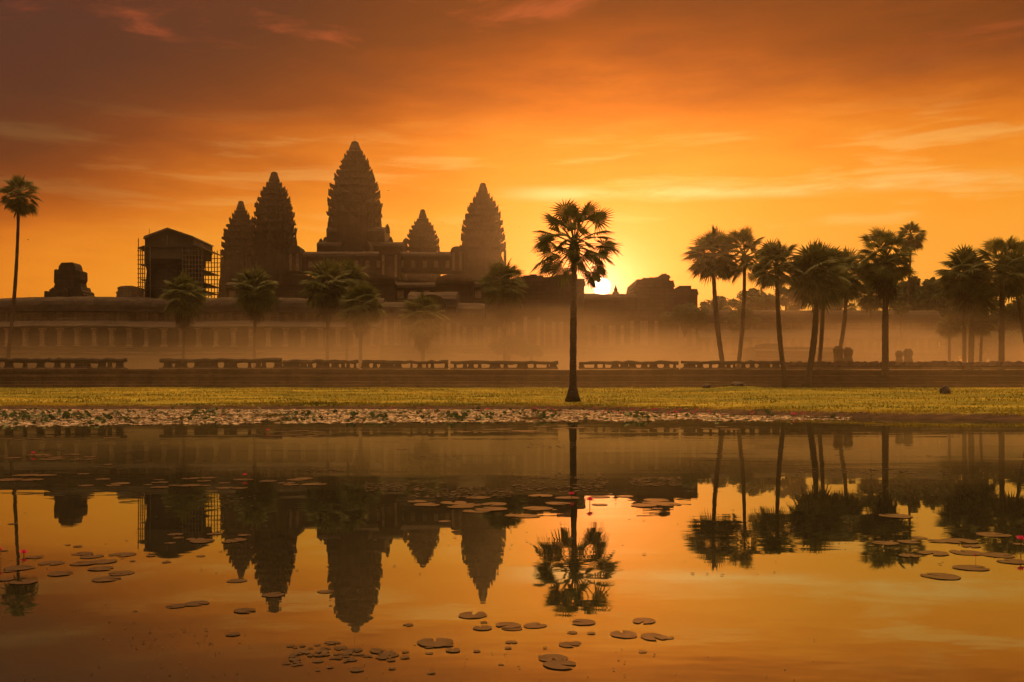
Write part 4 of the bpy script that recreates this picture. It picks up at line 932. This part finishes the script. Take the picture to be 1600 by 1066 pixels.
for px, py in [(rl.uniform(570, 790), rl.uniform(641, 650)) for _ in range(12)]: flower(px, py, rl.uniform(3, 6), rl.uniform(3, 5), 'tiny pink water lily in the mat left of the foreground palm', 'tiny pink lilies left of the palm')
for px, py in [(rl.uniform(70, 390), rl.uniform(643, 658)) for _ in range(9)]: flower(px, py, rl.uniform(3, 6), rl.uniform(3, 5), 'tiny pink water lily in the left part of the mat', 'tiny pink lilies in the left mat')

# ------------------------------------------------------------------ birds
def bird(px, py, Y, s, label, a):
    b = MB(); b.tube([(-.5, 0, 0), (-.25, 0, .03), (.1, 0, .04), (.4, 0, .06), (.55, 0, .04)], [.02, .1, .13, .08, .02], 6)
    for sy in (-1, 1): b.add([(.22, sy * .08, .06), (-.12, sy * .08, .05), (-.2, sy * .62, .3), (.08, sy * .6, .34), (-.25, sy * 1.15, .22)], [(0, 1, 2, 3), (3, 2, 4)])
    b.add([(-.45, -.03, 0), (-.45, .03, 0), (-.8, .1, -.02), (-.8, -.1, -.02)], [(0, 1, 2, 3)])
    o = b.build('bird', 'bird'); o.location = P(px, py, Y); o.scale = (s,) * 3; o.rotation_euler = (R(10), 0, a); tag(o, label, 'bird', 'birds in the sky')
bird(44, 375, 160, .32, 'speck of a bird low in the sky near the small-crowned palm', .4)
bird(607, 298, 180, .34, 'speck of a bird right of the tallest tower', 1.1)
bird(691, 348, 180, .3, 'speck of a bird above the smallest temple tower', 2.2)
bird(812, 355, 180, .3, 'speck of a bird between the right tower and the foreground palm', .9)
bird(94, 363, 170, .26, 'fainter speck of a bird above the squat ruined tower', 2.0)

# ------------------------------------------------------------------ air
def volume(name, x0, x1, y0, y1, z0, z1, col, dens, g_, label, fall=None):
    b = MB(); b.box(x0, x1, y0, y1, z0, z1); me = bpy.data.meshes.new(name); me.from_pydata(b.v, [], b.f); me.update()
    m = bpy.data.materials.new(name); m.use_nodes = True; t = m.node_tree; t.nodes.clear(); out = t.nodes.new('ShaderNodeOutputMaterial')
    pv_ = t.nodes.new('ShaderNodeVolumePrincipled'); pv_.inputs['Color'].default_value = (*col, 1); pv_.inputs['Density'].default_value = dens; pv_.inputs['Anisotropy'].default_value = g_
    if fall:
        sp = t.nodes.new('ShaderNodeSeparateXYZ'); gg = t.nodes.new('ShaderNodeNewGeometry'); t.links.new(gg.outputs['Position'], sp.inputs[0])
        nn = nois(objco(t, .034, .04, .13, True), 1.0, 3, .6, tree=t)
        zz = mth('ADD', sp.outputs[2], mth('MULTIPLY', mth('SUBTRACT', nn, .5, tree=t), 18.0, tree=t), tree=t)
        t.links.new(mth('MULTIPLY', mth('MULTIPLY', mapr(zz, fall[1], fall[0], tree=t), mapr(sp.outputs[0], -75, 10, .13, 1.0, tree=t), tree=t), mth('MULTIPLY', mapr(sp.outputs[1], 112, 140, .03, 1.0, tree=t), dens, tree=t), tree=t), pv_.inputs['Density'])
    t.links.new(pv_.outputs[0], out.inputs['Volume']); me.materials.append(m)
    o = bpy.data.objects.new(name, me); C.objects.link(o); return tag(o, label, kind='stuff')
volume('haze', -440, 440, -30, 570, -1.8, 92, (0.98, 0.93, 0.86), HAZE_DENSITY, 0.82, 'thin golden morning haze')
volume('mist', -200, 200, 96, 176, 0.2, 19, (1.0, 0.81, 0.56), MIST_DENSITY, 0.40, 'low morning mist lying in front of the gallery', (2.5, 13.0))
sc.cycles.volume_bounces = 2; sc.cycles.max_bounces = 8; sc.cycles.transparent_max_bounces = 8
sc.cycles.use_adaptive_sampling = True; sc.cycles.adaptive_threshold = 0.02
sc.cycles.use_denoising = True
sc.cycles.sample_clamp_indirect = 6
